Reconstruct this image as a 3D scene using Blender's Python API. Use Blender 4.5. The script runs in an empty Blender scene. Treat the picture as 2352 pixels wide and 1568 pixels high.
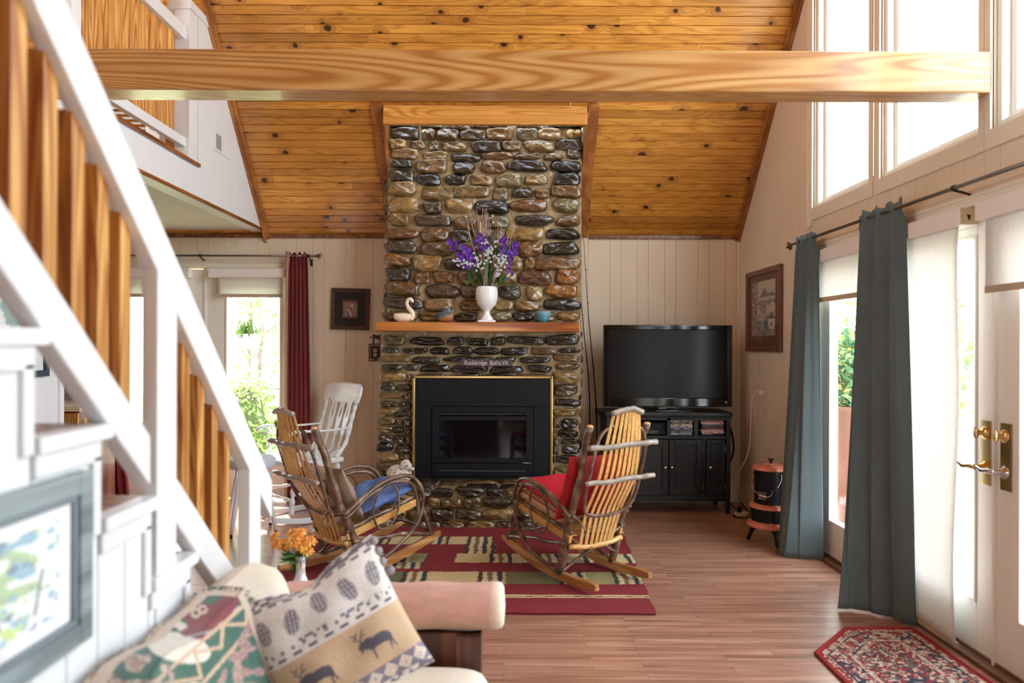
import bpy, math, random
import numpy as np
from mathutils import Vector, Matrix
rnd = random.Random(7)
PI = math.pi
SC = bpy.context.scene
COL = SC.collection

# ---------------------------------------------------------------- camera
cam = bpy.data.cameras.new('camera')
camo = bpy.data.objects.new('camera', cam); COL.objects.link(camo)
cam.sensor_width = 36.0
cam.lens = 25.714
cam.shift_x = 0.0068
cam.shift_y = 0.0034
camo.location = (0, 0, 1.42)
camo.rotation_euler = (PI/2, -math.radians(0.2), 0)
cam.clip_start = 0.05
cam.dof.use_dof = True
cam.dof.focus_distance = 5.3
cam.dof.aperture_fstop = 2.0
SC.camera = camo

# ---------------------------------------------------------------- world, sun, exposure
w = bpy.data.worlds.new('sky'); SC.world = w; w.use_nodes = True
wn = w.node_tree.nodes; wl = w.node_tree.links
bg = wn['Background']
tcw = wn.new('ShaderNodeTexCoord'); sep = wn.new('ShaderNodeSeparateXYZ'); rp = wn.new('ShaderNodeValToRGB')
wl.new(tcw.outputs['Generated'], sep.inputs[0]); wl.new(sep.outputs['Z'], rp.inputs['Fac']); wl.new(rp.outputs[0], bg.inputs['Color'])
rp.color_ramp.elements[0].position = 0.0; rp.color_ramp.elements[0].color = (0.90, 0.95, 1.0, 1)
rp.color_ramp.elements[1].position = 0.6; rp.color_ramp.elements[1].color = (0.78, 0.89, 1.0, 1)
bg.inputs['Strength'].default_value = 7.5
sun = bpy.data.lights.new('sun', 'SUN'); suno = bpy.data.objects.new('sun', sun); COL.objects.link(suno)
sun.energy = 14; sun.angle = math.radians(1.0); sun.color = (1.0, 0.95, 0.86)
suno.rotation_euler = Vector((0.35, -0.80, -1.0)).to_track_quat('-Z', 'Y').to_euler()
SC.view_settings.view_transform = 'Standard'
SC.view_settings.look = 'None'
SC.view_settings.gamma = 1
SC.view_settings.use_curve_mapping = False
SC.view_settings.exposure = 0.72
SC.cycles.max_bounces = 10
SC.cycles.diffuse_bounces = 6
SC.cycles.glossy_bounces = 4
SC.cycles.transparent_max_bounces = 12
SC.cycles.sample_clamp_indirect = 6
SC.cycles.caustics_reflective = False
SC.cycles.caustics_refractive = False
SC.cycles.use_denoising = True

def portal(name, loc, direction, sx, sy):
    l = bpy.data.lights.new(name, 'AREA'); o = bpy.data.objects.new(name, l); COL.objects.link(o)
    l.shape = 'RECTANGLE'; l.size = sx; l.size_y = sy
    l.cycles.is_portal = True
    o.location = loc
    o.rotation_euler = Vector(direction).to_track_quat('-Z', 'Z').to_euler()
# daylight portals, one outside each bank of glazing and the added loft opening
portal('daylight_doors', (2.32, 3.65, 1.05), (-1, 0, 0), 2.9, 2.2)
portal('daylight_gable', (2.32, 3.2, 3.7), (-1, 0, 0), 3.9, 2.7)
portal('daylight_side', (2.32, 1.5, 1.1), (-1, 0, 0), 1.3, 2.1)
portal('daylight_back', (-2.7, 6.84, 1.05), (0, -1, 0), 1.7, 2.2)
portal('daylight_front', (-0.3, -2.5, 1.4), (0, 1, 0), 1.3, 1.1)
portal('daylight_loft', (-5.42, 2.6, 3.6), (1, 0, 0), 2.5, 1.8)

# ---------------------------------------------------------------- helpers
def L(c):
    def f(v):
        v = v/255.0
        return v/12.92 if v <= 0.04045 else ((v+0.055)/1.055)**2.4
    return tuple(f(v) for v in c)
def L4(c): return L(c)+(1.0,)

def tag(o, label=None, cat=None, group=None, kind=None):
    if label: o['label'] = label
    if cat: o['category'] = cat
    if group: o['group'] = group
    if kind: o['kind'] = kind
    return o
def thing(name, label, cat, loc=(0, 0, 0), rot=(0, 0, 0), group=None):
    o = bpy.data.objects.new(name, None); COL.objects.link(o)
    o.empty_display_size = 0.1
    o.location = loc; o.rotation_euler = rot
    return tag(o, label, cat, group)
def struct(o, label=None): 
    o['kind'] = 'structure'
    if label: o['label'] = label
    return o
def copy_tree(o, parent=None):
    c = o.copy(); COL.objects.link(c); c.parent = parent
    for ch in o.children: copy_tree(ch, c)
    return c

class MB:
    def __init__(s): s.v = []; s.f = []; s.c = []; s.g = []; s.n = 0
    def add(s, V, F, col=None, g=None):
        V = np.asarray(V, float).reshape(-1, 3); n = s.n
        s.v.append(V); s.f += [tuple(int(i)+n for i in f) for f in F]; s.n += len(V)
        if col is not None:
            c = np.asarray(col, float)
            s.c.append(np.tile(c[:3], (len(V), 1)) if c.ndim == 1 else c)
        elif s.c: s.c.append(np.ones((len(V), 3)))
        if g is not None:
            g = np.asarray(g, float); s.g.append(np.tile(g, (len(V), 1)) if g.ndim == 1 else g)
        return s
    def box(s, x0, x1, y0, y1, z0, z1, col=None, M=None):
        V = np.array([(x, y, z) for x in (x0, x1) for y in (y0, y1) for z in (z0, z1)], float)
        if M is not None: V = xf(M, V)
        return s.add(V, [(0, 1, 3, 2), (4, 6, 7, 5), (0, 4, 5, 1), (2, 3, 7, 6), (0, 2, 6, 4), (1, 5, 7, 3)], col)
    def tube(s, pts, r, n=8, col=None, closed=False, cap=True, sq=1.0):
        P = np.array(pts, float); m = len(P)
        R = np.full(m, r) if np.isscalar(r) else np.array(r, float)
        if closed: T = np.roll(P, -1, 0)-np.roll(P, 1, 0)
        else: T = np.gradient(P, axis=0)
        T /= np.linalg.norm(T, axis=1)[:, None]+1e-12
        a = np.array((0, 0, 1.0)) if abs(T[0][2]) < .9 else np.array((1.0, 0, 0))
        N = np.cross(T[0], a); N /= np.linalg.norm(N)
        V = []
        for i in range(m):
            N = N-T[i]*np.dot(N, T[i]); N /= np.linalg.norm(N)+1e-12
            B = np.cross(T[i], N)
            for k in range(n):
                t = 2*PI*k/n
                V.append(P[i]+R[i]*(math.cos(t)*N+sq*math.sin(t)*B))
        F = []
        for i in range(m if closed else m-1):
            j = (i+1) % m
            for k in range(n):
                l = (k+1) % n
                F.append((i*n+k, i*n+l, j*n+l, j*n+k))
        if cap and not closed:
            F.append(tuple(range(n-1, -1, -1))); F.append(tuple((m-1)*n+k for k in range(n)))
        return s.add(V, F, col)
    def lathe(s, prof, c=(0, 0, 0), n=24, col=None, M=None, cap=True):
        V = [(c[0]+r*math.cos(2*PI*k/n), c[1]+r*math.sin(2*PI*k/n), c[2]+z) for r, z in prof for k in range(n)]
        m = len(prof)
        F = [(i*n+k, i*n+(k+1) % n, (i+1)*n+(k+1) % n, (i+1)*n+k) for i in range(m-1) for k in range(n)]
        if cap:
            F.append(tuple(range(n-1, -1, -1))); F.append(tuple((m-1)*n+k for k in range(n)))
        V = np.array(V)
        if M is not None: V = xf(M, V)
        return s.add(V, F, col)
    def ell(s, c, r, n=12, m=8, col=None, M=None):
        V = []
        for i in range(m+1):
            p = PI*i/m
            for k in range(n):
                t = 2*PI*k/n
                V.append((c[0]+r[0]*math.sin(p)*math.cos(t), c[1]+r[1]*math.sin(p)*math.sin(t), c[2]+r[2]*math.cos(p)))
        F = [(i*n+k, (i+1)*n+k, (i+1)*n+(k+1) % n, i*n+(k+1) % n) for i in range(m) for k in range(n)]
        V = np.array(V)
        if M is not None: V = xf(M, V)
        return s.add(V, F, col)
    def prism(s, poly, h0, h1, fn, col=None):
        """polygon (a, b) extruded from h0 to h1; fn(a, b, h) gives the point"""
        n = len(poly)
        V = [fn(a, b, h0) for a, b in poly]+[fn(a, b, h1) for a, b in poly]
        F = [tuple(range(n-1, -1, -1)), tuple(range(n, 2*n))]+[(i, (i+1) % n, n+(i+1) % n, n+i) for i in range(n)]
        return s.add(V, F, col)
    def grid(s, nu, nv, fn, colfn=None, closed_u=False, flip=False):
        U, W = np.meshgrid(np.linspace(0, 1, nu), np.linspace(0, 1, nv), indexing='ij')
        V = [fn(u, w_) for u, w_ in zip(U.ravel(), W.ravel())]
        F = [(i*nv+j, (i+1)*nv+j, (i+1)*nv+j+1, i*nv+j+1) for i in range(nu-1) for j in range(nv-1)]
        if flip: F = [f[::-1] for f in F]
        c = None
        if colfn: c = np.array([colfn(u, w_, p) for u, w_, p in zip(U.ravel(), W.ravel(), V)])
        return s.add(V, F, c)
    def build(s, name, m, parent=None, smooth=False, bevel=0, seg=2, solid=0, sub=0, loc=None, auto=None):
        V = np.concatenate(s.v) if s.v else np.zeros((0, 3))
        me = bpy.data.meshes.new(name)
        me.from_pydata(V.tolist(), [], s.f)
        if s.c:
            c = np.concatenate(s.c)
            if len(c) < len(V): c = np.concatenate([np.ones((len(V)-len(c), 3)), c])
            at = me.color_attributes.new('Col', 'FLOAT_COLOR', 'POINT')
            at.data.foreach_set('color', np.concatenate([c, np.ones((len(c), 1))], 1).astype(np.float32).ravel())
        if s.g:
            g = np.concatenate(s.g)
            at = me.attributes.new('gv', 'FLOAT_VECTOR', 'POINT')
            at.data.foreach_set('vector', g.astype(np.float32).ravel())
        me.update()
        o = bpy.data.objects.new(name, me); COL.objects.link(o)
        if m: me.materials.append(m)
        if smooth: me.polygons.foreach_set('use_smooth', [True]*len(me.polygons))
        if auto is not None:
            me.polygons.foreach_set('use_smooth', [True]*len(me.polygons))
            me.set_sharp_from_angle(angle=math.radians(auto))
        if parent: o.parent = parent
        if loc: o.location = loc
        if solid:
            md = o.modifiers.new('solid', 'SOLIDIFY'); md.thickness = solid; md.offset = 0
        if bevel:
            md = o.modifiers.new('bevel', 'BEVEL'); md.width = bevel; md.segments = seg; md.limit_method = 'ANGLE'
            md.harden_normals = False
        if sub:
            md = o.modifiers.new('sub', 'SUBSURF'); md.levels = sub; md.render_levels = sub
        return o

def xf(M, V):
    A = np.array(M); return V @ A[:3, :3].T + A[:3, 3]
def TR(x, y, z): return Matrix.Translation((x, y, z))
def RZ(a): return Matrix.Rotation(a, 4, 'Z')
def RX(a): return Matrix.Rotation(a, 4, 'X')
def RY(a): return Matrix.Rotation(a, 4, 'Y')
def spline(pts, n=40, closed=False):
    """Catmull-Rom through the points"""
    P = np.array(pts, float); m = len(P); out = []
    segs = m if closed else m-1
    k = max(2, n//segs)
    for i in range(segs):
        if closed: p0, p1, p2, p3 = P[(i-1) % m], P[i], P[(i+1) % m], P[(i+2) % m]
        else:
            p1, p2 = P[i], P[i+1]
            p0 = P[i-1] if i > 0 else 2*p1-p2
            p3 = P[i+2] if i+2 < m else 2*p2-p1
        for j in range(k):
            t = j/k
            out.append(.5*((2*p1)+(-p0+p2)*t+(2*p0-5*p1+4*p2-p3)*t*t+(-p0+3*p1-3*p2+p3)*t**3))
    if not closed: out.append(P[-1])
    return np.array(out)
def interp(x, xs, ys): return float(np.interp(x, xs, ys))
def twig(pts, r, r2=None, n=8, steps=40, seed=0, closed=False, wob=.003):
    P = spline(pts, steps, closed); m = len(P); q = random.Random(seed)
    ph = [q.uniform(0, 6) for _ in range(6)]
    i = np.arange(m)/m*2*PI if closed else np.linspace(0, 8, m)
    W = np.stack([np.sin(i*(2 if closed else 1.7)+ph[k])+.5*np.sin(i*(5 if closed else 4.1)+ph[k+3]) for k in range(3)], 1)*wob
    r2 = r if r2 is None else r2
    R = np.linspace(r, r2, m)*(1+.08*np.sin(np.arange(m)*1.1+ph[0])+.05*np.sin(np.arange(m)*2.7+ph[1]))
    return P+W, R

# smooth value noise for colouring
_pt = np.random.RandomState(3).rand(64, 64)
def vn(x, y):
    xi, yi = math.floor(x), math.floor(y); fx, fy = x-xi, y-yi
    fx = fx*fx*(3-2*fx); fy = fy*fy*(3-2*fy)
    a = _pt[xi % 64, yi % 64]; b = _pt[(xi+1) % 64, yi % 64]; c = _pt[xi % 64, (yi+1) % 64]; d = _pt[(xi+1) % 64, (yi+1) % 64]
    return (a*(1-fx)+b*fx)*(1-fy)+(c*(1-fx)+d*fx)*fy
def inpoly(x, y, P):
    r = False; j = len(P)-1
    for i in range(len(P)):
        if (P[i][1] > y) != (P[j][1] > y) and x < (P[j][0]-P[i][0])*(y-P[i][1])/(P[j][1]-P[i][1])+P[i][0]: r = not r
        j = i
    return r
def segd(x, y, a, b):
    dx, dy = b[0]-a[0], b[1]-a[1]; t = max(0, min(1, ((x-a[0])*dx+(y-a[1])*dy)/(dx*dx+dy*dy+1e-12)))
    return math.hypot(x-a[0]-t*dx, y-a[1]-t*dy)

# ---------------------------------------------------------------- materials
def newmat(name):
    m = bpy.data.materials.new(name); m.use_nodes = True
    nt = m.node_tree; return m, nt, nt.nodes, nt.links, nt.nodes['Principled BSDF']
def nd(ns, t, **k):
    n = ns.new(t)
    for a, b in k.items(): setattr(n, a, b)
    return n
def mapping(ns, ls, scale, attr=None, loc=(0, 0, 0), rot=(0, 0, 0)):
    mp = nd(ns, 'ShaderNodeMapping'); mp.inputs['Scale'].default_value = scale; mp.inputs['Location'].default_value = loc
    mp.inputs['Rotation'].default_value = rot
    if attr:
        a = nd(ns, 'ShaderNodeAttribute', attribute_name=attr); ls.new(a.outputs['Vector'], mp.inputs[0])
    else:
        t = nd(ns, 'ShaderNodeTexCoord'); ls.new(t.outputs['Object'], mp.inputs[0])
    return mp
def noise(ns, ls, vec, scale, detail=3, dist=0, rough=.5):
    n = nd(ns, 'ShaderNodeTexNoise'); n.inputs['Scale'].default_value = scale; n.inputs['Detail'].default_value = detail
    n.inputs['Distortion'].default_value = dist; n.inputs['Roughness'].default_value = rough
    ls.new(vec, n.inputs['Vector']); return n
def ramp(ns, ls, fac, stops):
    r = nd(ns, 'ShaderNodeValToRGB'); e = r.color_ramp.elements
    while len(e) < len(stops): e.new(.5)
    for i, (p, c) in enumerate(stops): e[i].position = p; e[i].color = c if len(c) == 4 else tuple(c)+(1,)
    ls.new(fac, r.inputs['Fac']); return r
def mix(ns, ls, t, a, b, fac):
    m = nd(ns, 'ShaderNodeMix', data_type='RGBA', blend_type=t)
    for i, x in ((6, a), (7, b), (0, fac)):
        if isinstance(x, (tuple, list)): m.inputs[i].default_value = x if len(x) == 4 else tuple(x)+(1,)
        elif isinstance(x, (int, float)): m.inputs[i].default_value = x
        else: ls.new(x, m.inputs[i])
    return m.outputs[2]
def math_(ns, ls, op, a, b=None, c=None):
    m = nd(ns, 'ShaderNodeMath', operation=op)
    for i, x in enumerate((a, b, c)):
        if x is None: continue
        if isinstance(x, (int, float)): m.inputs[i].default_value = x
        else: ls.new(x, m.inputs[i])
    return m.outputs[0]
def bump(ns, ls, b, h, strength, dist=.01):
    n = nd(ns, 'ShaderNodeBump'); n.inputs['Strength'].default_value = strength; n.inputs['Distance'].default_value = dist
    ls.new(h, n.inputs['Height']); ls.new(n.outputs[0], b.inputs['Normal'])
def mat(name, col=(200, 200, 200), rough=.5, metal=0, spec=.5, coat=0, vcol=False, var=(6, .12), bmp=None, transl=0, sheen=0, emit=0, stretch=(1, 1, 1)):
    m, nt, ns, ls, b = newmat(name)
    b.inputs['Roughness'].default_value = rough; b.inputs['Metallic'].default_value = metal
    b.inputs['Specular IOR Level'].default_value = spec; b.inputs['Coat Weight'].default_value = coat
    b.inputs['Coat Roughness'].default_value = .08
    if sheen: b.inputs['Sheen Weight'].default_value = sheen
    mp = mapping(ns, ls, stretch)
    if vcol:
        a = nd(ns, 'ShaderNodeAttribute', attribute_name='Col'); base = a.outputs['Color']
    else: base = L4(col)
    n = noise(ns, ls, mp.outputs[0], var[0], 3)
    r = ramp(ns, ls, n.outputs['Fac'], [(.3, (1-var[1],)*3), (.7, (1+var[1],)*3)])
    c = mix(ns, ls, 'MULTIPLY', base, r.outputs[0], 1.0)
    ls.new(c, b.inputs['Base Color'])
    if bmp:
        n2 = noise(ns, ls, mp.outputs[0], bmp[0], 3); bump(ns, ls, b, n2.outputs['Fac'], bmp[1])
    if transl:
        t = nd(ns, 'ShaderNodeBsdfTranslucent'); ls.new(c, t.inputs['Color'])
        mx = nd(ns, 'ShaderNodeMixShader'); mx.inputs[0].default_value = transl
        ls.new(b.outputs[0], mx.inputs[1]); ls.new(t.outputs[0], mx.inputs[2]); ls.new(mx.outputs[0], ns['Material Output'].inputs[0])
    return m
def wood(name, dark, light, axis=0, rough=.35, coat=.3, along=.5, across=7, rings=22, dd=None, bmp=.05, attr=None, fine=60):
    """wood whose figure is the contour lines of a stretched noise"""
    m, nt, ns, ls, b = newmat(name)
    s = [across]*3; s[axis] = along
    mp = mapping(ns, ls, s, attr)
    n = noise(ns, ls, mp.outputs[0], 1.0, 2, .35, .45)
    w1 = math_(ns, ls, 'MULTIPLY', n.outputs['Fac'], float(rings)*2)
    si = math_(ns, ls, 'SINE', w1)
    si = math_(ns, ls, 'MULTIPLY_ADD', si, .5, .5)
    r = ramp(ns, ls, si, [(.0, L(light)), (.62, tuple(.55*a+.45*b_ for a, b_ in zip(L(light), L(dark)))), (.95, L(dark))])
    s2 = [fine]*3; s2[axis] = 2
    mp2 = mapping(ns, ls, s2, attr)
    n2 = noise(ns, ls, mp2.outputs[0], 1, 3)
    r2 = ramp(ns, ls, n2.outputs['Fac'], [(.3, (.84, .82, .8)), (.7, (1.08, 1.08, 1.08))])
    c = mix(ns, ls, 'MULTIPLY', r.outputs[0], r2.outputs[0], 1.0)
    mp3 = mapping(ns, ls, [1.3]*3)
    n3 = noise(ns, ls, mp3.outputs[0], 1, 2)
    r3 = ramp(ns, ls, n3.outputs['Fac'], [(.3, (.88, .86, .84)), (.7, (1.1, 1.1, 1.1))])
    c = mix(ns, ls, 'MULTIPLY', c, r3.outputs[0], 1.0)
    ls.new(c, b.inputs['Base Color'])
    b.inputs['Roughness'].default_value = rough; b.inputs['Coat Weight'].default_value = coat; b.inputs['Coat Roughness'].default_value = .12
    bump(ns, ls, b, n2.outputs['Fac'], bmp, .003)
    return m
def knotty(name, dark, light, knot=(48, 20, 8), rough=.3, coat=.35, kscale=5.0, keep=.5):
    """knotty board: 'gv' = (u along board in m, v across in m, random per board)"""
    m, nt, ns, ls, b = newmat(name)
    a = nd(ns, 'ShaderNodeAttribute', attribute_name='gv')
    sp = nd(ns, 'ShaderNodeSeparateXYZ'); ls.new(a.outputs['Vector'], sp.inputs[0])
    off = math_(ns, ls, 'MULTIPLY', sp.outputs['Z'], 37.0)
    u = math_(ns, ls, 'ADD', sp.outputs['X'], off)
    cb = nd(ns, 'ShaderNodeCombineXYZ'); ls.new(u, cb.inputs[0])
    v = math_(ns, ls, 'ADD', sp.outputs['Y'], math_(ns, ls, 'MULTIPLY', sp.outputs['Z'], 11.0)); ls.new(v, cb.inputs[1])
    vo = nd(ns, 'ShaderNodeTexVoronoi', voronoi_dimensions='2D', feature='F1'); vo.inputs['Scale'].default_value = kscale
    ns_ = noise(ns, ls, cb.outputs[0], 14, 2)
    ad = nd(ns, 'ShaderNodeVectorMath', operation='MULTIPLY_ADD'); ls.new(ns_.outputs['Color'], ad.inputs[0]); ad.inputs[1].default_value = (.03, .02, 0); ls.new(cb.outputs[0], ad.inputs[2])
    st = nd(ns, 'ShaderNodeVectorMath', operation='MULTIPLY'); ls.new(ad.outputs[0], st.inputs[0]); st.inputs[1].default_value = (.8, 1, 1)
    ls.new(st.outputs[0], vo.inputs['Vector'])
    sc = nd(ns, 'ShaderNodeSeparateColor'); ls.new(vo.outputs['Color'], sc.inputs[0])
    kept = math_(ns, ls, 'GREATER_THAN', sc.outputs[0], keep)
    size = math_(ns, ls, 'MULTIPLY_ADD', sc.outputs[1], .09, .045)
    kn = nd(ns, 'ShaderNodeMapRange', interpolation_type='SMOOTHSTEP'); ls.new(vo.outputs['Distance'], kn.inputs[0])
    ls.new(math_(ns, ls, 'MULTIPLY', size, .75), kn.inputs[1]); ls.new(math_(ns, ls, 'MULTIPLY', size, 1.2), kn.inputs[2]); kn.inputs[3].default_value = 1; kn.inputs[4].default_value = 0
    K = math_(ns, ls, 'MULTIPLY', kn.outputs[0], kept)
    hal = nd(ns, 'ShaderNodeMapRange', interpolation_type='SMOOTHSTEP'); ls.new(vo.outputs['Distance'], hal.inputs[0])
    ls.new(size, hal.inputs[1]); ls.new(math_(ns, ls, 'MULTIPLY', size, 4.0), hal.inputs[2]); hal.inputs[3].default_value = 1; hal.inputs[4].default_value = 0
    H = math_(ns, ls, 'MULTIPLY', hal.outputs[0], kept)
    # grain bends round the knots
    cu = nd(ns, 'ShaderNodeCombineXYZ'); ls.new(math_(ns, ls, 'MULTIPLY', u, .7), cu.inputs[0]); ls.new(math_(ns, ls, 'MULTIPLY', v, 7.0), cu.inputs[1])
    g = noise(ns, ls, cu.outputs[0], 1.0, 2, .3)
    ph = math_(ns, ls, 'MULTIPLY_ADD', g.outputs['Fac'], 90.0, math_(ns, ls, 'MULTIPLY', H, 9.0))
    si = math_(ns, ls, 'MULTIPLY_ADD', math_(ns, ls, 'SINE', ph), .5, .5)
    r = ramp(ns, ls, si, [(0, L(light)), (.75, tuple(.75*x+.25*y for x, y in zip(L(light), L(dark)))), (1, tuple(.3*x+.7*y for x, y in zip(L(light), L(dark))))])
    tone = ramp(ns, ls, sp.outputs['Z'], [(0, (.74, .70, .66)), (.35, (1.0, .97, .94)), (.7, (1.05, 1.05, 1.05)), (1, (1.16, 1.2, 1.2))])
    c = mix(ns, ls, 'MULTIPLY', r.outputs[0], tone.outputs[0], 1.0)
    big = noise(ns, ls, cb.outputs[0], 2.2, 2)
    br = ramp(ns, ls, big.outputs['Fac'], [(.3, (.85, .82, .78)), (.7, (1.1, 1.1, 1.1))])
    c = mix(ns, ls, 'MULTIPLY', c, br.outputs[0], 1.0)
    c = mix(ns, ls, 'MIX', c, L4([int(x*.8+y*.2) for x, y in zip(dark, knot)]), math_(ns, ls, 'MULTIPLY', H, .55))
    c = mix(ns, ls, 'MIX', c, L4(knot), math_(ns, ls, 'MULTIPLY', K, .94))
    ls.new(c, b.inputs['Base Color'])
    b.inputs['Roughness'].default_value = rough; b.inputs['Coat Weight'].default_value = coat; b.inputs['Coat Roughness'].default_value = .15
    bump(ns, ls, b, si, .04, .002)
    return m

MT = {}
MT['wall'] = mat('painted_panelling', (226, 210, 186), .45, var=(2, .03), bmp=(40, .03))
MT['wall_left'] = mat('white_panelling', (228, 230, 232), .45, var=(2, .02))
MT['white'] = mat('white_paint', (228, 230, 232), .32, var=(3, .03))
MT['trim'] = mat('cream_gloss_trim', (232, 222, 204), .3, var=(3, .03))
MT['frame'] = mat('white_door_paint', (238, 236, 228), .3, var=(3, .02))
MT['pine'] = knotty('knotty_pine_ceiling', (170, 106, 36), (210, 150, 66), kscale=5.0, keep=.5)
MT['trimpine'] = wood('stained_pine_trim', (150, 92, 44), (184, 124, 66), 1, along=.8, across=5, rings=7)
MT['trimdark'] = wood('walnut_stained_trim', (104, 58, 28), (160, 96, 50), 1, along=.8, across=18, rings=8)
MT['beam'] = wood('fir_beam', (182, 124, 62), (216, 170, 108), 0, rough=.32, coat=.35, along=.22, across=2.6, rings=170, fine=40)
MT['header'] = wood('pine_header', (196, 128, 52), (226, 168, 88), 0, along=.4, across=4, rings=110)
MT['mantel'] = wood('varnished_mantel', (150, 76, 22), (206, 132, 56), 0, rough=.3, coat=.35, along=.8, across=9, rings=9)
MT['baluster'] = wood('fir_baluster', (170, 104, 44), (222, 170, 96), 2, rough=.35, coat=.3, along=.5, across=9, rings=60)
MT['slat'] = wood('golden_ash_slat', (196, 138, 66), (232, 184, 110), 0, rough=.3, coat=.4, along=3, across=30, rings=4)
MT['rocker'] = wood('oak_rocker', (168, 112, 60), (214, 164, 106), 0, rough=.35, coat=.3, along=1.5, across=20, rings=8)
def bark():
    m, nt, ns, ls, b = newmat('hickory_bark')
    mp = mapping(ns, ls, (1, 1, 1))
    n = noise(ns, ls, mp.outputs[0], 13, 5, .4)
    r = ramp(ns, ls, n.outputs['Fac'], [(.30, L((66, 46, 36))), (.5, L((108, 82, 62))), (.62, L((138, 112, 90))), (.75, L((190, 164, 136)))])
    ls.new(r.outputs[0], b.inputs['Base Color']); b.inputs['Roughness'].default_value = .38; b.inputs['Coat Weight'].default_value = .35
    bump(ns, ls, b, n.outputs['Fac'], .3, .004)
    return m
MT['bark'] = bark()
MT['barkpale'] = mat('pale_grey_twig', (152, 138, 124), .4, coat=.3, var=(14, .28), bmp=(20, .25))
MT['cutwood'] = mat('cut_twig_end', (214, 170, 110), .5)
def stonemat():
    m, nt, ns, ls, b = newmat('sealed_river_rock')
    a = nd(ns, 'ShaderNodeAttribute', attribute_name='Col')
    mp = mapping(ns, ls, (1, 1, 1.6))
    n = noise(ns, ls, mp.outputs[0], 16, 5, .5, .62)
    r = ramp(ns, ls, n.outputs['Fac'], [(.3, (.45, .42, .38)), (.5, (.95, .95, .95)), (.72, (1.75, 1.6, 1.35))])
    c = mix(ns, ls, 'MULTIPLY', a.outputs['Color'], r.outputs[0], 1.0)
    ls.new(c, b.inputs['Base Color'])
    b.inputs['Roughness'].default_value = .16; b.inputs['Coat Weight'].default_value = .8; b.inputs['Coat Roughness'].default_value = .06
    n2 = noise(ns, ls, mp.outputs[0], 26, 4, .3)
    bump(ns, ls, b, n2.outputs['Fac'], .55, .02)
    return m
MT['stone'] = stonemat()
MT['mortar'] = mat('tan_mortar', (160, 138, 100), .45, coat=.25, var=(9, .28), bmp=(30, .5))
MT['black'] = mat('black_steel', (13, 15, 21), .5, spec=.3, var=(5, .1))
MT['blackgloss'] = mat('gloss_black_plastic', (8, 8, 9), .08, var=(3, .02))
MT['screen'] = mat('dark_screen', (7, 6, 6), .22, spec=.22, var=(2, .02))
MT['fireglass'] = mat('firebox_glass', (8, 9, 14), .06, spec=.6, var=(3, .1))
MT['brass'] = mat('polished_brass', (206, 176, 116), .25, metal=1, var=(5, .05))
MT['agedbrass'] = mat('aged_brass', (170, 150, 92), .3, metal=1, var=(9, .3))
MT['chrome'] = mat('satin_chrome', (200, 200, 204), .2, metal=1)
MT['iron'] = mat('dark_iron', (52, 48, 44), .45, metal=.6)
MT['rod'] = mat('pewter_rod', (120, 116, 110), .35, metal=.9)
MT['blackwood'] = wood('black_painted_wood', (10, 10, 12), (16, 16, 19), 0, rough=.4, coat=.05, along=1, across=16, rings=6)
MT['pink'] = mat('pink_enamel', (224, 140, 120), .35, var=(5, .06))
MT['darkbrown'] = mat('brown_iron', (52, 30, 22), .5)
MT['sheer'] = mat('sheer_roller_fabric', (236, 234, 230), .8, transl=.4, var=(60, .03), bmp=(300, .1))
MT['valance'] = mat('white_valance', (236, 228, 222), .5, var=(3, .02))
MT['blue_cloth'] = mat('slate_blue_curtain', (98, 114, 118), .75, transl=.25, sheen=.2, var=(4, .06), bmp=(500, .06))
MT['maroon'] = mat('maroon_curtain', (128, 34, 40), .75, sheen=.2, transl=.12, var=(4, .08), bmp=(500, .06))
MT['tancloth'] = mat('tan_curtain_edge', (170, 132, 108), .8)
MT['red'] = mat('red_cloth', (168, 14, 22), .8, var=(8, .1), bmp=(200, .1))
MT['crimson'] = mat('crimson_cloth', (196, 12, 44), .8, var=(8, .08), bmp=(200, .1))
MT['burlap'] = mat('burlap_cloth', (214, 172, 132), .9, var=(60, .12), bmp=(260, .35))
MT['denim'] = mat('denim_cloth', (88, 116, 168), .85, var=(30, .12), bmp=(300, .2))
MT['tapestry'] = mat('woven_print', rough=.9, vcol=True, var=(150, .08), bmp=(260, .3), sheen=.2)
MT['paint'] = mat('painted_picture', rough=.6, vcol=True, var=(30, .05))
MT['ruggy'] = mat('tufted_wool', rough=.95, vcol=True, var=(60, .16), bmp=(120, .6))
MT['cream_up'] = mat('cream_upholstery', (226, 216, 198), .9, var=(120, .08), bmp=(260, .25), sheen=.2)
MT['vc'] = mat('painted_surface', rough=.5, vcol=True, var=(12, .08))
MT['vcgloss'] = mat('glazed_surface', rough=.15, vcol=True, coat=.3, var=(12, .08))
MT['ceramic'] = mat('white_ceramic', (240, 240, 240), .12, coat=.5, var=(3, .02))
MT['green'] = mat('leaf_green', (84, 122, 52), .5, vcol=False, var=(20, .3), transl=.3)
MT['leafv'] = mat('leaf_and_petal', rough=.55, vcol=True, var=(20, .12), transl=.35)
MT['redwood'] = wood('red_brown_wood', (72, 32, 16), (122, 64, 38), 2, rough=.4, coat=.2, along=.8, across=10, rings=8)
MT['picwood'] = wood('walnut_frame', (70, 38, 26), (112, 70, 50), 2, rough=.4, coat=.2, along=1.5, across=20, rings=5)
MT['greyframe'] = wood('grey_washed_frame', (112, 126, 132), (152, 168, 174), 1, rough=.5, coat=.1, along=1.5, across=20, rings=6)
MT['glass'] = None
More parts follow.
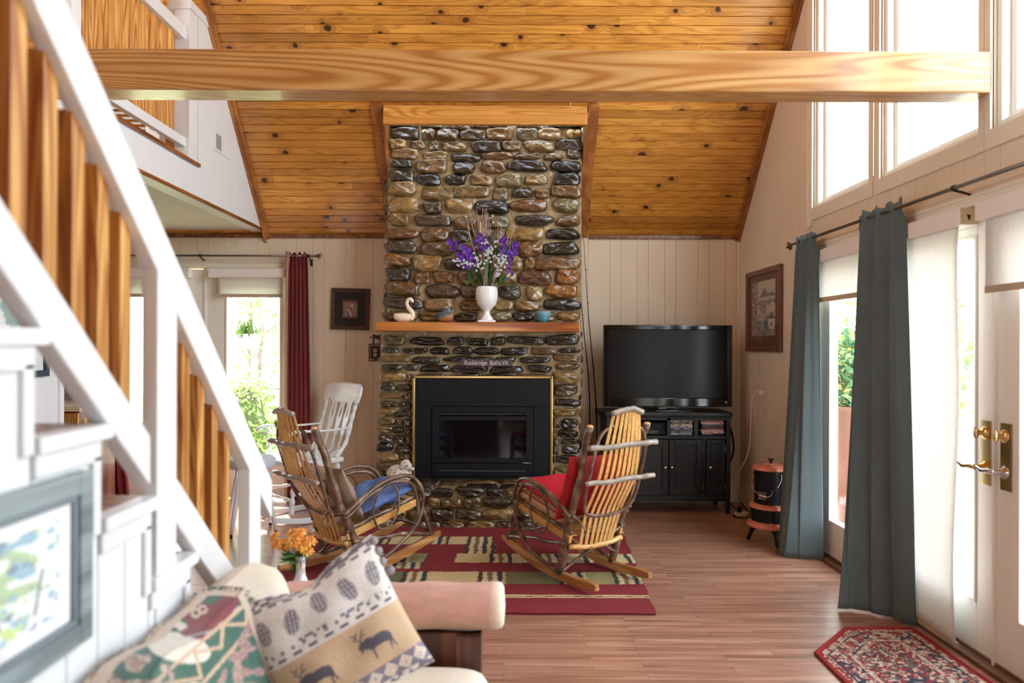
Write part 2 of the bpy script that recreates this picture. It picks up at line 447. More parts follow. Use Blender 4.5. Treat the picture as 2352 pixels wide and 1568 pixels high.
def glassmat():
    m, nt, ns, ls, b = newmat('window_glass')
    t = nd(ns, 'ShaderNodeBsdfTransparent'); t.inputs[0].default_value = (.97, .98, .98, 1)
    g = nd(ns, 'ShaderNodeBsdfGlossy'); g.inputs['Roughness'].default_value = .02
    mx = nd(ns, 'ShaderNodeMixShader'); mx.inputs[0].default_value = .04; ls.new(t.outputs[0], mx.inputs[1]); ls.new(g.outputs[0], mx.inputs[2])
    ls.new(mx.outputs[0], ns['Material Output'].inputs[0]); return m
MT['glass'] = glassmat()
def floormat():
    m, nt, ns, ls, b = newmat('laminate_planks')
    mp = mapping(ns, ls, (1, 1, 1))
    br = nd(ns, 'ShaderNodeTexBrick'); ls.new(mp.outputs[0], br.inputs['Vector'])
    br.offset = .37; br.inputs['Scale'].default_value = 1; br.inputs['Brick Width'].default_value = .62; br.inputs['Row Height'].default_value = .066
    br.inputs['Mortar Size'].default_value = .0009; br.inputs['Mortar Smooth'].default_value = .3
    br.inputs['Color1'].default_value = (0, 0, 0, 1); br.inputs['Color2'].default_value = (1, 1, 1, 1); br.inputs['Mortar'].default_value = (.1, .1, .1, 1)
    mp2 = mapping(ns, ls, (1.6, 34, 1))
    ad = nd(ns, 'ShaderNodeVectorMath', operation='MULTIPLY_ADD'); ls.new(br.outputs['Color'], ad.inputs[0]); ad.inputs[1].default_value = (9, 7, 0); ls.new(mp2.outputs[0], ad.inputs[2])
    n = noise(ns, ls, ad.outputs[0], 1, 4, .6)
    r = ramp(ns, ls, n.outputs['Fac'], [(.28, L((138, 96, 76))), (.5, L((170, 124, 102))), (.72, L((198, 156, 132)))])
    tone = ramp(ns, ls, br.outputs['Color'], [(0, (.82, .80, .78)), (1, (1.12, 1.12, 1.12))])
    c = mix(ns, ls, 'MULTIPLY', r.outputs[0], tone.outputs[0], 1.0)
    c = mix(ns, ls, 'MIX', c, L4((90, 54, 38)), br.outputs['Fac'])
    ls.new(c, b.inputs['Base Color']); b.inputs['Roughness'].default_value = .3; b.inputs['Coat Weight'].default_value = .5; b.inputs['Coat Roughness'].default_value = .22
    bump(ns, ls, b, n.outputs['Fac'], .06, .002)
    return m
MT['floor'] = floormat()
MT['treadw'] = wood('stair_tread', (128, 84, 60), (176, 128, 98), 0, rough=.35, coat=.2, along=1, across=14, rings=8)
# ================================================================ SETTING
XR, XL, YB, YF, XW = 2.13, -2.19, 6.65, -2.2, -5.2
def ceil_z(y):
    return 2.42+1.09*(YB-y) if y > 2.22 else 2.42+1.09*(y-YF)
PAT = [.15, .10, .15, .10, .20, .10]
def panel_wall(name, u0, u1, z0, z1, place, holes, m, topfn=None, phase=0, label=None, th=.14):
    b = MB(); us = [u0]; k = phase
    while us[-1] < u1-1e-6: us.append(min(u1, us[-1]+PAT[k % 6])); k += 1
    edges = sorted(set([u0, u1]+[h[0] for h in holes]+[h[1] for h in holes]))
    edges = [e for e in edges if u0 <= e <= u1]
    c, g = .0025, .005
    cuts = sorted(set([round(x, 4) for x in us+edges]))
    for a, d in zip(cuts[:-1], cuts[1:]):
        if d-a < 1e-4: continue
        ca = c if any(abs(a-x) < 1e-3 for x in us) else 0; cd = c if any(abs(d-x) < 1e-3 for x in us) else 0
        mid = (a+d)/2
        top = z1 if topfn is None else z1
        zs = [(z0, z1)]
        for h in holes:
            if h[0] < mid < h[1]:
                nz = []
                for p, q in zs:
                    if h[2] > p: nz.append((p, min(q, h[2])))
                    if h[3] < q: nz.append((max(p, h[3]), q))
                zs = [(p, q) for p, q in nz if q-p > 1e-4]
        for p, q in zs:
            def tz(u): return min(q, topfn(u)+.04) if topfn else q
            if tz(mid) <= p: continue
            V = []
            for uu, dd in ((a, -g if ca else 0), (a+ca, 0), (d-cd, 0), (d, -g if cd else 0)):
                V += [place(uu, p, dd), place(uu, max(p, tz(uu)), dd)]
            b.add(V, [(0, 2, 3, 1), (2, 4, 5, 3), (4, 6, 7, 5)])
            # backing
            b.add([place(x, y, dd) for x in (a, d) for y in (p, 0) for dd in (-g-.001, -th)] if False else
                  [place(a, p, -g-.001), place(d, p, -g-.001), place(d, max(p, tz(d)), -g-.001), place(a, max(p, tz(a)), -g-.001),
                   place(a, p, -th), place(d, p, -th), place(d, max(p, tz(d)), -th), place(a, max(p, tz(a)), -th)],
                  [(0, 1, 2, 3), (7, 6, 5, 4), (0, 4, 5, 1), (1, 5, 6, 2), (2, 6, 7, 3), (3, 7, 4, 0)])
    return struct(b.build(name, m), label)

fl = MB().box(XW-.2, XR+.14, YF-.2, YB+.14, -.12, 0); struct(fl.build('floor', MT['floor']))
# back wall (faces -Y) with the french door opening
DB = (-3.5, -1.98, 0, 2.11)
panel_wall('wall_back', XW, XR, 0, 2.75, lambda u, z, d: (u, YB-d, z), [DB], MT['wall'], phase=1)
# right gable wall (faces -X)
DOORS = (2.33, 5.0, 0, 2.055)
UP = [(4.235, 5.06, 2.372, 3.95), (3.289, 4.151, 2.372, 4.85), (2.33, 3.20, 2.372, 4.85), (1.4, 2.25, 2.372, 4.85)]  # the last window is unseen, added for lighting
SIDE_ADDED = (.9, 2.1, .1, 2.05)  # unseen window, added and sized for light from the right
panel_wall('wall_right', YF, YB, 0, 7.4, lambda u, z, d: (XR-d, u, z), [DOORS, SIDE_ADDED]+UP, MT['wall'], topfn=ceil_z, phase=3)
MT['wall_warm'] = mat('tan_panelling', (170, 124, 84), .5, var=(2, .05))  # for the unseen front wall; tan chosen to darken and warm bounced light
# wall behind the camera and the far left wall
panel_wall('wall_front', XW, XR, 0, 2.75, lambda u, z, d: (u, YF+d, z), [(-.9, .3, .9, 1.9)], MT['wall_warm'])
panel_wall('wall_left', YF, YB, 0, 7.4, lambda u, z, d: (XW+d, u, z), [(1.4, 3.8, 2.8, 4.6)], MT['wall'], topfn=ceil_z)  # unseen opening added to let daylight into the loft

# sloping pine ceiling, board by board
def slope_boards(name, sign, y_from, y_to, hole=None):
    b = MB(); yb = YB if sign > 0 else YF
    cosn = 1/math.sqrt(1+1.09**2); sinn = 1.09*cosn
    total = abs(y_to-y_from)/cosn; wdt = .066; n = int(total/wdt)+1; q = random.Random(11)
    def P(x, s, d):
        y = yb-sign*s*cosn; z = 2.42+s*sinn
        return (x, y-sign*d*sinn, z-d*cosn)
    for i in range(n):
        s0, s1 = i*wdt, min((i+1)*wdt, total); ym = yb-sign*(s0+s1)/2*cosn
        spans = [(XW, XR)]
        if hole and hole[2] < ym: spans = [(XW, hole[0]), (hole[1], XR)]
        for a, d in spans:
            x = a-q.uniform(0, 2.2)
            while x < d:
                ln = q.uniform(2.4, 5.0); xa, xb = max(x, a), min(x+ln, d); x += ln
                if xb-xa < .01: continue
                r = q.random(); c, g = .004, .012
                V, G = [], []
                for (s, dd) in ((s0, -g), (s0+c, 0), (s1-c, 0), (s1, -g)):
                    for xx in (xa+.0006, xb-.0006):
                        V.append(P(xx, s, dd)); G.append((xx, s, r))
                b.add(V, [(0, 1, 3, 2), (2, 3, 5, 4), (4, 5, 7, 6)] if sign < 0 else [(0, 2, 3, 1), (2, 4, 5, 3), (4, 6, 7, 5)], g=G)
                if False: pass
    return b.build(name, MT['pine'])
struct(slope_boards('ceiling', 1, YB, 2.22, hole=(-.99, .66, 5.83)))
struct(slope_boards('ceiling', -1, YF, 2.22))
# roof deck above the boards, with the rake overhang outside the gable; it leaves the chimney bay open
MT['deck'] = mat('white_soffit', (226, 232, 238), .6)
b = MB()
def deck(x0, x1, ya, yb, lift, sg):
    f = (lambda y: 2.42+1.09*(YB-y)) if sg > 0 else (lambda y: 2.42+1.09*(y-YF))
    b.add([(x, y, f(y)+dz) for x in (x0, x1) for y in (ya, yb) for dz in (lift, lift+.2)], [(0, 1, 3, 2), (4, 6, 7, 5), (0, 4, 5, 1), (2, 3, 7, 6), (0, 2, 6, 4), (1, 5, 7, 3)])
deck(XW-.3, -1.1, 7.05, 2.1, .02, 1); deck(.78, 2.75, 7.05, 2.1, .02, 1); deck(-1.1, .78, 5.75, 2.1, .02, 1); deck(-1.1, .78, 7.05, 5.75, .55, 1)
deck(XW-.3, 2.75, -2.9, 2.3, .02, -1)
struct(b.build('roof', MT['deck']))
# pine trim where the slope meets the gable and the loft wall
def slope_strip(b, x0, x1, ya, yb, t0, t1):
    f = lambda y: 2.42+1.09*(YB-y)
    b.add([(x, y+.68*t, f(y)-.0-.74*t) if False else (x, y, f(y)-t) for x in (x0, x1) for y in (ya, yb) for t in (t0, t1)],
          [(0, 1, 3, 2), (4, 6, 7, 5), (0, 4, 5, 1), (2, 3, 7, 6), (0, 2, 6, 4), (1, 5, 7, 3)])
b = MB(); slope_strip(b, XR-.045, XR-.001, YB-.001, 2.3, .0, .05); slope_strip(b, XR-.02, XR-.0005, YB-.001, 2.3, .0, .085)
struct(b.build('trim_1', MT['trimpine'], bevel=.004))
b = MB(); slope_strip(b, XL+.001, XL+.045, YB-.001, 2.3, .0, .05); slope_strip(b, XL+.0005, XL+.02, YB-.001, 2.3, .0, .085)
struct(b.build('trim_2', MT['trimpine'], bevel=.004))
# boards down both sides of the chimney bay, header across it
b = MB(); slope_strip(b, -1.075, -.985, YB-.002, 5.80, -.01, .03); slope_strip(b, -.998, -.975, YB-.03, 5.84, -.30, .06)
struct(b.build('trim_3', MT['trimpine'], bevel=.003))
b = MB(); slope_strip(b, .655, .745, YB-.002, 5.80, -.01, .03); slope_strip(b, .642, .665, YB-.03, 5.84, -.30, .06)
struct(b.build('trim_4', MT['trimpine'], bevel=.003))
b = MB().box(-.972, .645, 5.79, 5.83, 3.165, 3.315); b.box(-1.075, .745, 5.70, 5.79, 3.345, 3.40)
o = b.build('chimney_header', MT['header'], bevel=.004)
tag(o, 'golden pine board across the top of the stone chimney, under the sloped ceiling', 'board')
# back wall corner trims
b = MB().box(XW, -1.09, YB-.022, YB-.0005, 2.385, 2.42).box(.76, XR, YB-.022, YB-.0005, 2.385, 2.42)
struct(b.build('trim_5', MT['trimdark'], bevel=.003))
b = MB().box(XR-.02, XR-.0005, YB-.02, YB-.0005, .1, 2.39); struct(b.build('trim_6', MT['trim'], bevel=.004))
b = MB().box(XW, -3.62, YB-.016, YB-.0005, 0, .11).box(-1.86, -1.1, YB-.016, YB-.0005, 0, .11).box(.66, XR, YB-.016, YB-.0005, 0, .11)
struct(b.build('baseboard_back', MT['trim'], bevel=.004))
b = MB().box(XR-.016, XR-.0005, 5.09, YB-.017, 0, .11); struct(b.build('baseboard_right', MT['trim'], bevel=.004))

# ---- loft: slab, textured underside, edge wall, railing
def loftmat():
    m, nt, ns, ls, b = newmat('textured_plaster')
    mp = mapping(ns, ls, (1, 1, 1)); n = noise(ns, ls, mp.outputs[0], 22, 5, 1.5, .6)
    b.inputs['Base Color'].default_value = L4((226, 222, 214)); b.inputs['Roughness'].default_value = .6
    bump(ns, ls, b, n.outputs['Fac'], .9, .03); return m
MT['plaster'] = loftmat()  
struct(MB().box(XW, XL-.11, YF, YB, 2.45, 2.66).build('ceiling', MT['plaster']))
def LW(u, z, d): return (XL+d, u, z)
b = MB()
wallpoly = [(-2.2, 2.44), (6.64, 2.44), (5.07, 2.42+1.09*1.58-.28), (5.07, 3.74), (5.20, 2.69), (-2.2, 2.69)]
b.prism([(YF, 2.44), (YB-.001, 2.44), (YB-.001, 2.69), (YF, 2.69)], -.11, 0, LW)
b.prism([(5.205, 2.69), (YB-.001, 2.69), (5.475, 3.74), (5.205, 3.74)], -.11, 0, LW)
struct(b.build('wall_loft', MT['wall_left']))
b = MB().prism([(5.06, 3.74), (5.47, 3.74), (5.47, 3.80), (5.06, 3.80)], -.15, .012, LW); struct(b.build('trim_7', MT['white'], bevel=.004))
b = MB().prism([(YF, 2.435), (YB-.01, 2.435), (YB-.01, 2.462), (YF, 2.462)], -.0, .014, LW).prism([(YF, 2.675), (5.21, 2.675), (5.21, 2.70), (YF, 2.70)], -.12, .02, LW)
struct(b.build('trim_8', MT['trimdark'], bevel=.003))
b = MB()   # faint board joints of the loft wall
for k, y in enumerate(np.arange(2.6, 6.5, .21)):
    z1 = 2.67 if y < 5.2 else min(3.74, ceil_z(y)-.05)
    b.prism([(y, 2.47), (y+.004, 2.47), (y+.004, z1), (y, z1)], 0, .0012, LW)
struct(b.build('trim_9', MT['white']))
lr = thing('loft_railing', 'white loft railing with square brown balusters above the living room', 'railing', (XL, 4.4, 2.69))
def rel(o, p): o.parent = p; o.matrix_parent_inverse = Matrix.Translation(p.location).inverted() if not any(p.rotation_euler) else p.matrix_world.inverted(); return o
def RB(name, m, b, p, **k): return rel(b.build(name, m, **k), p)
RB('top_rail', MT['white'], MB().box(XL-.07, XL-.03, 3.75, 5.10, 3.53, 3.62), lr, bevel=.005)
RB('bottom_rail', MT['white'], MB().box(XL-.07, XL-.03, 3.75, 5.10, 2.785, 2.85), lr, bevel=.005)
RB('post', MT['white'], MB().box(XL-.11, XL-.001, 5.07, 5.2, 2.70, 3.74), lr, bevel=.005)
RB('post', MT['white'], MB().box(XL-.10, XL-.01, 3.70, 3.79, 2.70, 5.2), lr, bevel=.005)
RB('top_rail', MT['white'], MB().box(XL-.07, XL-.03, 1.2, 3.70, 3.53, 3.62), lr, bevel=.005)
for y in [3.83+.1118*i for i in range(11)]:
    RB('baluster', MT['baluster'], MB().box(XL-.115, XL-.071, y, y+.044, 2.81, 3.60), lr, bevel=.002)
kb = thing('newel_ball', 'round turned wooden ball finial behind the loft handrail', 'finial', (XL-.2, 5.0, 3.60))
MB().lathe([(.0, .22), (.035, .215), (.055, .19), (.06, .165), (.055, .14), (.035, .11), (.02, .10), (.02, .06), (.05, .05), (.05, 0)], n=20).build('ball', MT['mantel'], kb, smooth=True)
MB().box(-.045, .045, -.045, .045, -.94, .0).build('post', MT['white'], kb, bevel=.004)
o = MB().prism([(5.475, 2.875), (5.776, 2.875), (5.776, 3.015), (5.475, 3.015)], .0, .012, LW).build('thermostat_plate', MT['white'], bevel=.003)
t = thing('wall_register', 'white wall vent with a small grey grille on the loft wall', 'vent', (XL, 5.62, 2.94)); rel(o, t); o.name = 'plate'
b = MB()
for k in range(9): b.prism([(5.50, 2.895+k*.0125), (5.60, 2.895+k*.0125), (5.60, 2.902+k*.0125), (5.50, 2.902+k*.0125)], .012, .0145, LW)
RB('grille', mat('grey_grille', (120, 128, 124), .5), b, t)
# louvred closet door in the loft
t = thing('louvre_door', 'grey louvred closet door behind the loft railing', 'door', (-2.95, 5.4, 2.66))
b = MB().box(-.35, -.29, 0, .03, 0, .72).box(.29, .35, 0, .03, 0, .72).box(-.35, .35, 0, .03, .66, .72); b.build('frame', MT['white'], t, bevel=.003)
b = MB()
for k in range(16): b.box(-.29, .29, -.018, .018, -.003, .003, M=TR(0, .015, .05+k*.038) @ RX(.6))
b.build('slat', MT['white'], t)

# ---- partition wall under the loft
pb = MB().box(-2.72, -2.60, 1.0, 4.25, 0, 2.45).box(-2.75, -2.585, 4.25, 4.29, 0, 2.45); struct(pb.build('wall_partition', MT['wall_left']))

# ---- glazing
def rect_frame(b, place, u0, u1, z0, z1, wd, d0, d1, bot=None, top=None):
    bot = wd if bot is None else bot; top = wd if top is None else top
    for (a, c, e, f) in ((u0, u0+wd, z0, z1), (u1-wd, u1, z0, z1), (u0+wd, u1-wd, z0, z0+bot), (u0+wd, u1-wd, z1-top, z1)):
        b.prism([(a, e), (c, e), (c, f), (a, f)], d0, d1, place)
RW = lambda u, z, d: (XR-d, u, z)
BW = lambda u, z, d: (u, YB-d, z)
def rectp(b, place, u0, u1, z0, z1, d0, d1): return b.prism([(u0, z0), (u1, z0), (u1, z1), (u0, z1)], d0, d1, place)
for i, (a, c, e, f) in enumerate(UP):
    wi = struct(thing('window_%d' % (i+1), None, None, (XR, (a+c)/2, e))); 
    b = MB(); rect_frame(b, RW, a, c, e, f, .03, -.10, -.02); rect_frame(b, RW, a+.03, c-.03, e+.03, f-.03, .035, -.12, -.06)
    RB('window_frame', MT['frame'], b, wi, bevel=.003)
    RB('glass', MT['glass'], rectp(MB(), RW, a+.06, c-.06, e+.06, f-.06, -.095, -.09), wi)
    b = MB(); rect_frame(b, RW, a-.045 if i else a-.0, c+.04, e-.085, f+.04, .04, 0, .012, bot=.085)
    RB('casing', MT['trim'], b, wi, bevel=.003)
b = MB(); rectp(b, RW, 5.065, 5.13, 2.25, 4.0, 0, .014); rectp(b, RW, 5.118, 5.135, 2.24, 4.0, .0, .02); struct(b.build('trim_10', MT['trim'], bevel=.003))
for nm, pl, (a, c, e, f), mid in (('window_6', RW, SIDE_ADDED, 1.5), ('window_7', lambda u, z, d: (u, YF+d, z), (-.9, .3, .9, 1.9), -.3)):
    wi = struct(thing(nm, None, None, pl(a, e, 0))); b = MB(); rect_frame(b, pl, a, c, e, f, .06, -.10, -.02); rectp(b, pl, mid-.06, mid+.06, e, f, -.1, -.02)
    RB('window_frame', MT['frame'], b, wi); RB('glass', MT['glass'], rectp(MB(), pl, a, c, e, f, -.065, -.06), wi)
# three french door leaves in the gable
b = MB(); rectp(b, RW, DOORS[0]-.09, DOORS[1]+.085, 2.055, 2.135, 0, .022); rectp(b, RW, DOORS[0]-.1, DOORS[1]+.095, 2.09, 2.105, .0, .03); rectp(b, RW, 5.0, 5.085, 0, 2.055, 0, .02); rectp(b, RW, DOORS[0]-.085, DOORS[0], 0, 2.055, 0, .02)
struct(b.build('trim_11', MT['trim'], bevel=.004))
b = MB().box(XR-.03, XR+.13, DOORS[0], DOORS[1], .0, .022); b.box(XR+.02, XR+.05, DOORS[0], DOORS[1], .02, .035)
struct(b.build('door_sill', mat('dark_threshold', (120, 84, 62), .45, metal=.2), bevel=.003))
def leaf(name, place, u0, u1, z0, z1, wl_, wr, bot, top):
    d = struct(thing(name, None, None, place(u0, z0, 0)))
    b = MB()
    for (a, c, e, f) in ((u0, u0+wl_, z0, z1), (u1-wr, u1, z0, z1), (u0+wl_, u1-wr, z0, z0+bot), (u0+wl_, u1-wr, z1-top, z1)):
        b.prism([(a, e), (c, e), (c, f), (a, f)], -.075, -.03, place)
    rect_frame(b, place, u0+wl_, u1-wr, z0+bot, z1-top, .018, -.08, -.022)
    RB('door_frame', MT['frame'], b, d, bevel=.004)
    RB('glass', MT['glass'], rectp(MB(), place, u0+wl_, u1-wr, z0+bot, z1-top, -.055, -.05), d)
    return d
leaf('door_1', RW, 4.12, 4.97, .03, 2.05, .12, .10, .22, .12)
d2 = leaf('door_2', RW, 3.215, 4.09, .03, 2.05, .13, .12, .22, .12)
d3 = leaf('door_3', RW, 2.34, 3.205, .03, 2.05, .12, .13, .22, .12)
b = MB(); rectp(b, RW, 4.09, 4.12, 0, 2.05, -.09, -.02); rectp(b, RW, 4.97, 5.0, 0, 2.05, -.09, 0); rectp(b, RW, 3.203, 3.217, .02, 2.05, -.04, -.012); struct(b.build('trim_12', MT['frame'], bevel=.003))
# lock plates and levers
def lockset(parent, y, plate_m, flip, colname):
    b = MB(); rectp(b, RW, y-.035, y+.035, .80, 1.09, -.03, -.024)
    RB('lock_plate', plate_m, b, parent, bevel=.002)
    # thumb turn
    b = MB().lathe([(.0, 0), (.030, 0), (.031, .008), (.022, .014), (.012, .02), (.012, .035), (0, .035)], n=18, M=TR(XR+.024, y, 1.035) @ RY(-PI/2))
    b.ell((XR-.02, y, 1.035), (.012, .011, .028))
    RB('thumb_turn', MT['brass'], b, parent, smooth=True)
    b = MB().lathe([(0, 0), (.030, 0), (.030, .01), (.016, .018), (.012, .05), (0, .05)], n=18, M=TR(XR+.024, y, .88) @ RY(-PI/2))
    P, R = twig([(XR-.025, y, .88), (XR-.033, y+flip*.03, .882), (XR-.036, y+flip*.07, .876), (XR-.03, y+flip*.11, .885)], .011, .008, wob=0, steps=12)
    b.tube(P, R, 10)
    RB('door_lever', MT['chrome'] if flip > 0 and colname else MT['brass'], b, parent, smooth=True)
lockset(d3, 3.145, MT['agedbrass'], 1, True)
lockset(d2, 3.275, MT['brass'], 1, False)
# french door leaves of the back wall
b = MB(); rectp(b, BW, -3.6, -1.885, 2.11, 2.19, 0, .022); rectp(b, BW, -3.62, -1.865, 2.155, 2.17, 0, .03); rectp(b, BW, -1.98, -1.89, 0, 2.11, 0, .018); rectp(b, BW, -3.59, -3.5, 0, 2.11, 0, .018)
struct(b.build('trim_13', MT['trim'], bevel=.004))
leaf('door_4', BW, -2.735, -1.99, .02, 2.10, .18, .05, .30, .16)
struct(rectp(MB(), BW, -2.752, -2.728, .02, 2.11, -.09, -.022).build('trim_14', MT['frame'], bevel=.002))
leaf('door_5', BW, -3.49, -2.745, .02, 2.10, .05, .18, .30, .16)

# ---- roller shades with box valances
def shade(place, u0, u1, zt, zb, lab, grp, ext=.0, curl=0, dd=.04, capside=0):
    t = thing('roller_shade', lab, 'roller shade', place((u0+u1)/2, zt, 0), group=grp)
    RB('valance', MT['valance'], rectp(MB(), place, u0, u1, zt-.078, zt, -.02, .07), t, bevel=.003)
    a, c = u0+.03+ext, u1-.03
    def fn(u, v):
        z = zb+(zt-.05-zb)*v; cu = curl*math.exp(-u*9)*math.sin(v*7+.6)*(1-v)**.3 if curl else 0
        uu = a+(c-a)*u+curl*1.4*math.exp(-u*12)*(math.sin(v*3.1))
        return place(uu, z, dd+cu)
    RB('fabric', MT['sheer'], MB().grid(14, 30, fn), t, smooth=True, solid=.0015)
    RB('hem_bar', mat('beige_hem', (206, 184, 160), .8, transl=.25), rectp(MB(), place, a+.002, c-.002, zb-.003, zb+.028, dd-.005, dd+.006), t, bevel=.002)
    return t
shade(RW, 4.13, 4.97, 2.05, 1.712, 'roller shade drawn a little way down between the two blue curtains', None)
t = shade(RW, 3.315, 4.08, 2.05, .03, 'full length cream roller shade hanging beside the brass door handle', None, curl=.018, ext=.02)
b = MB(); rectp(b, RW, 3.3145, 3.316, 1.974, 2.048, -.015, .068); RB('end_cap', mat('shaded_beige_cap', (196, 176, 140), .5), b, t)  # end cap in darker beige, its weaker light put into the colour
b = MB(); b.prism([(2.1, .02), (2.11, .045), (2.09, .05)], 3.3135, 3.3145, lambda a, c, h: (a, h, c+1.97)); RB('mark', MT['iron'], b, t)
shade(RW, 2.36, 3.213, 2.05, 1.655, 'short cream roller shade on the door leaf nearest the camera', None)
t = shade(BW, -2.675, -1.985, 2.10, 1.845, 'white roller shade above the garden view, beside the maroon curtain', None, dd=.03, ext=.03)
t = shade(BW, -3.45, -2.85, 2.10, 1.845, 'white roller shade on the left leaf of the back french doors', None, dd=.03)
# bead chain beside the far shade
b = MB()
for k in range(90): b.ell((XR-.05, 4.985, 1.98-k*.0125), (.0035, .0035, .0045), n=5, m=3)
b.ell((XR-.05, 4.985, .84), (.01, .01, .02), n=8, m=6)
tag(b.build('bead_chain', MT['chrome'], smooth=True), 'steel bead chain hanging beside the far blue curtain', 'chain')

# ---- curtain rods
def rod(place, u0, u1, z, d, lab, brackets, finial_end):
    t = thing('curtain_rod', lab, 'curtain rod', place((u0+u1)/2, z, d))
    RB('pole', MT['rod'], MB().tube([place(u0, z, d), place((u0+u1)/2, z, d), place(u1, z, d)], .0095, 12), t, smooth=True)
    for u in brackets:
        b = MB(); P, R = twig([place(u, z-.045, .0), place(u, z-.03, .03), place(u, z-.018, d*.7), place(u, z-.012, d)], .006, .006, wob=0, steps=12)
        b.tube(P, R, 6); b.tube([place(u, z-.08, .004), place(u, z-.02, .004)], .009, 6); b.tube([place(u-.01, z, d), place(u+.01, z, d)], .014, 12)
        RB('bracket', MT['iron'], b, t, smooth=True)
    b = MB(); s = 1 if finial_end == u1 else -1
    b.ell(place(finial_end+s*.012, z, d), (.014, .014, .014), n=10, m=6)
    for k, (dz, du, dd_) in enumerate(((.030, .045, 0), (-.018, .05, .012), (.008, .058, -.012), (-.034, .026, -.01), (.014, .022, .02))):
        p0 = np.array(place(finial_end+s*.01, z, d)); p1 = np.array(place(finial_end+s*(.012+du), z+dz, d+dd_))
        m_ = (p0+p1)/2; ax = (p1-p0)/np.linalg.norm(p1-p0)
        b.tube([p0, p0+(p1-p0)*.25, m_, p0+(p1-p0)*.8, p1], [.003, .012, .015, .009, .001], 8, sq=.35)
    RB('leaf_finial', mat('bronze_leaf', (112, 100, 70), .35, metal=.8), b, t, smooth=True)
rod(RW, 2.2, 5.2, 2.137, .10, 'long pewter curtain rod with a leaf finial over the right hand doors', (5.03, 3.31, 2.4), 5.2)
rod(BW, -3.7, -1.70, 2.21, .10, 'thin pewter curtain rod with a leaf finial on the back wall', (-1.76, -2.73, -3.6), -1.70)

# ---- curtains
def curtain(name, m, lab, cat, place, top, bot, zt, zb, folds, amp, seed=0, extra=None):
    t = thing(name, lab, cat, place(np.mean([p[0] for p in bot]), zb, 0))
    T = np.array(top, float); B = np.array(bot, float); q = random.Random(seed); ph = q.uniform(0, 6)
    def path(P, u):
        s = np.linspace(0, 1, len(P)); return np.array([np.interp(u, s, P[:, 0]), np.interp(u, s, P[:, 1])])
    zb_ = zb if callable(zb) else (lambda u: zb)
    def fn(u, v):
        pt, pb_ = path(T, u), path(B, u); e = v**.8
        p = pt*e+pb_*(1-e)
        a = amp*(1.0-.35*v)*(math.sin(u*folds*2*PI+ph+.8*math.sin(v*2.2))+.35*math.sin(u*folds*4.3*PI+1+v*2))
        if v > .96: a *= .6
        d = p[1]+a+(.012*math.sin(u*40) if v > .955 else 0)
        return place(p[0]+.3*a, zb_(u)+(zt+.012*math.sin(u*23+ph)-zb_(u))*v, d)
    RB('panel', m, MB().grid(90, 60, fn), t, smooth=True, solid=.002)
    if extra: extra(t, fn)
    return t
curtain('curtain', MT['blue_cloth'], 'slate blue curtain bunched beside the pink kerosene heater', 'curtain', RW,
        [(5.07, .10), (4.97, .105), (4.88, .10), (4.79, .10)], [(5.13, .18), (5.02, .21), (4.90, .26), (4.86, .15), (4.83, .045)], 2.165, .012, 2.5, .022, 3)
curtain('curtain', MT['blue_cloth'], 'slate blue curtain hanging between the short shade and the full length shade', 'curtain', RW,
        [(4.21, .10), (4.05, .105), (3.9, .10), (3.75, .10)], [(3.93, .345), (3.92, .25), (3.86, .17), (3.80, .12), (3.69, .07)], 2.175, .012, 3.0, .022, 5)
def edge_strip(t, fn):
    RB('edge_band', MT['tancloth'], MB().grid(3, 40, lambda u, v: tuple(np.array(fn(u*.03, v))+np.array((-.028*(1-u), -.004, 0)))), t, smooth=True, solid=.002)
curtain('curtain', MT['maroon'], 'maroon curtain with a tan edge beside the small dark framed picture', 'curtain', BW,
        [(-1.935, .10), (-1.85, .10), (-1.77, .10)], [(-1.95, .09), (-1.83, .10), (-1.715, .09)], 2.235, .02, 5.0, .02, 8, edge_strip)
curtain('curtain', MT['maroon'], 'maroon curtain glimpsed below the stair tread behind the easel', 'curtain', BW,
        [(-3.68, .10), (-3.6, .10), (-3.48, .10)], [(-3.64, .09), (-3.5, .10), (-3.36, .09)], 2.235, .05, 4.0, .02, 9)

# ---- the great beam
o = MB().box(XL-.3, XR+.0, 3.20, 3.345, 2.532, 2.712).build('ceiling_beam', MT['beam'], bevel=.006)
tag(o, 'long varnished fir beam spanning the room under the pine ceiling', 'beam')
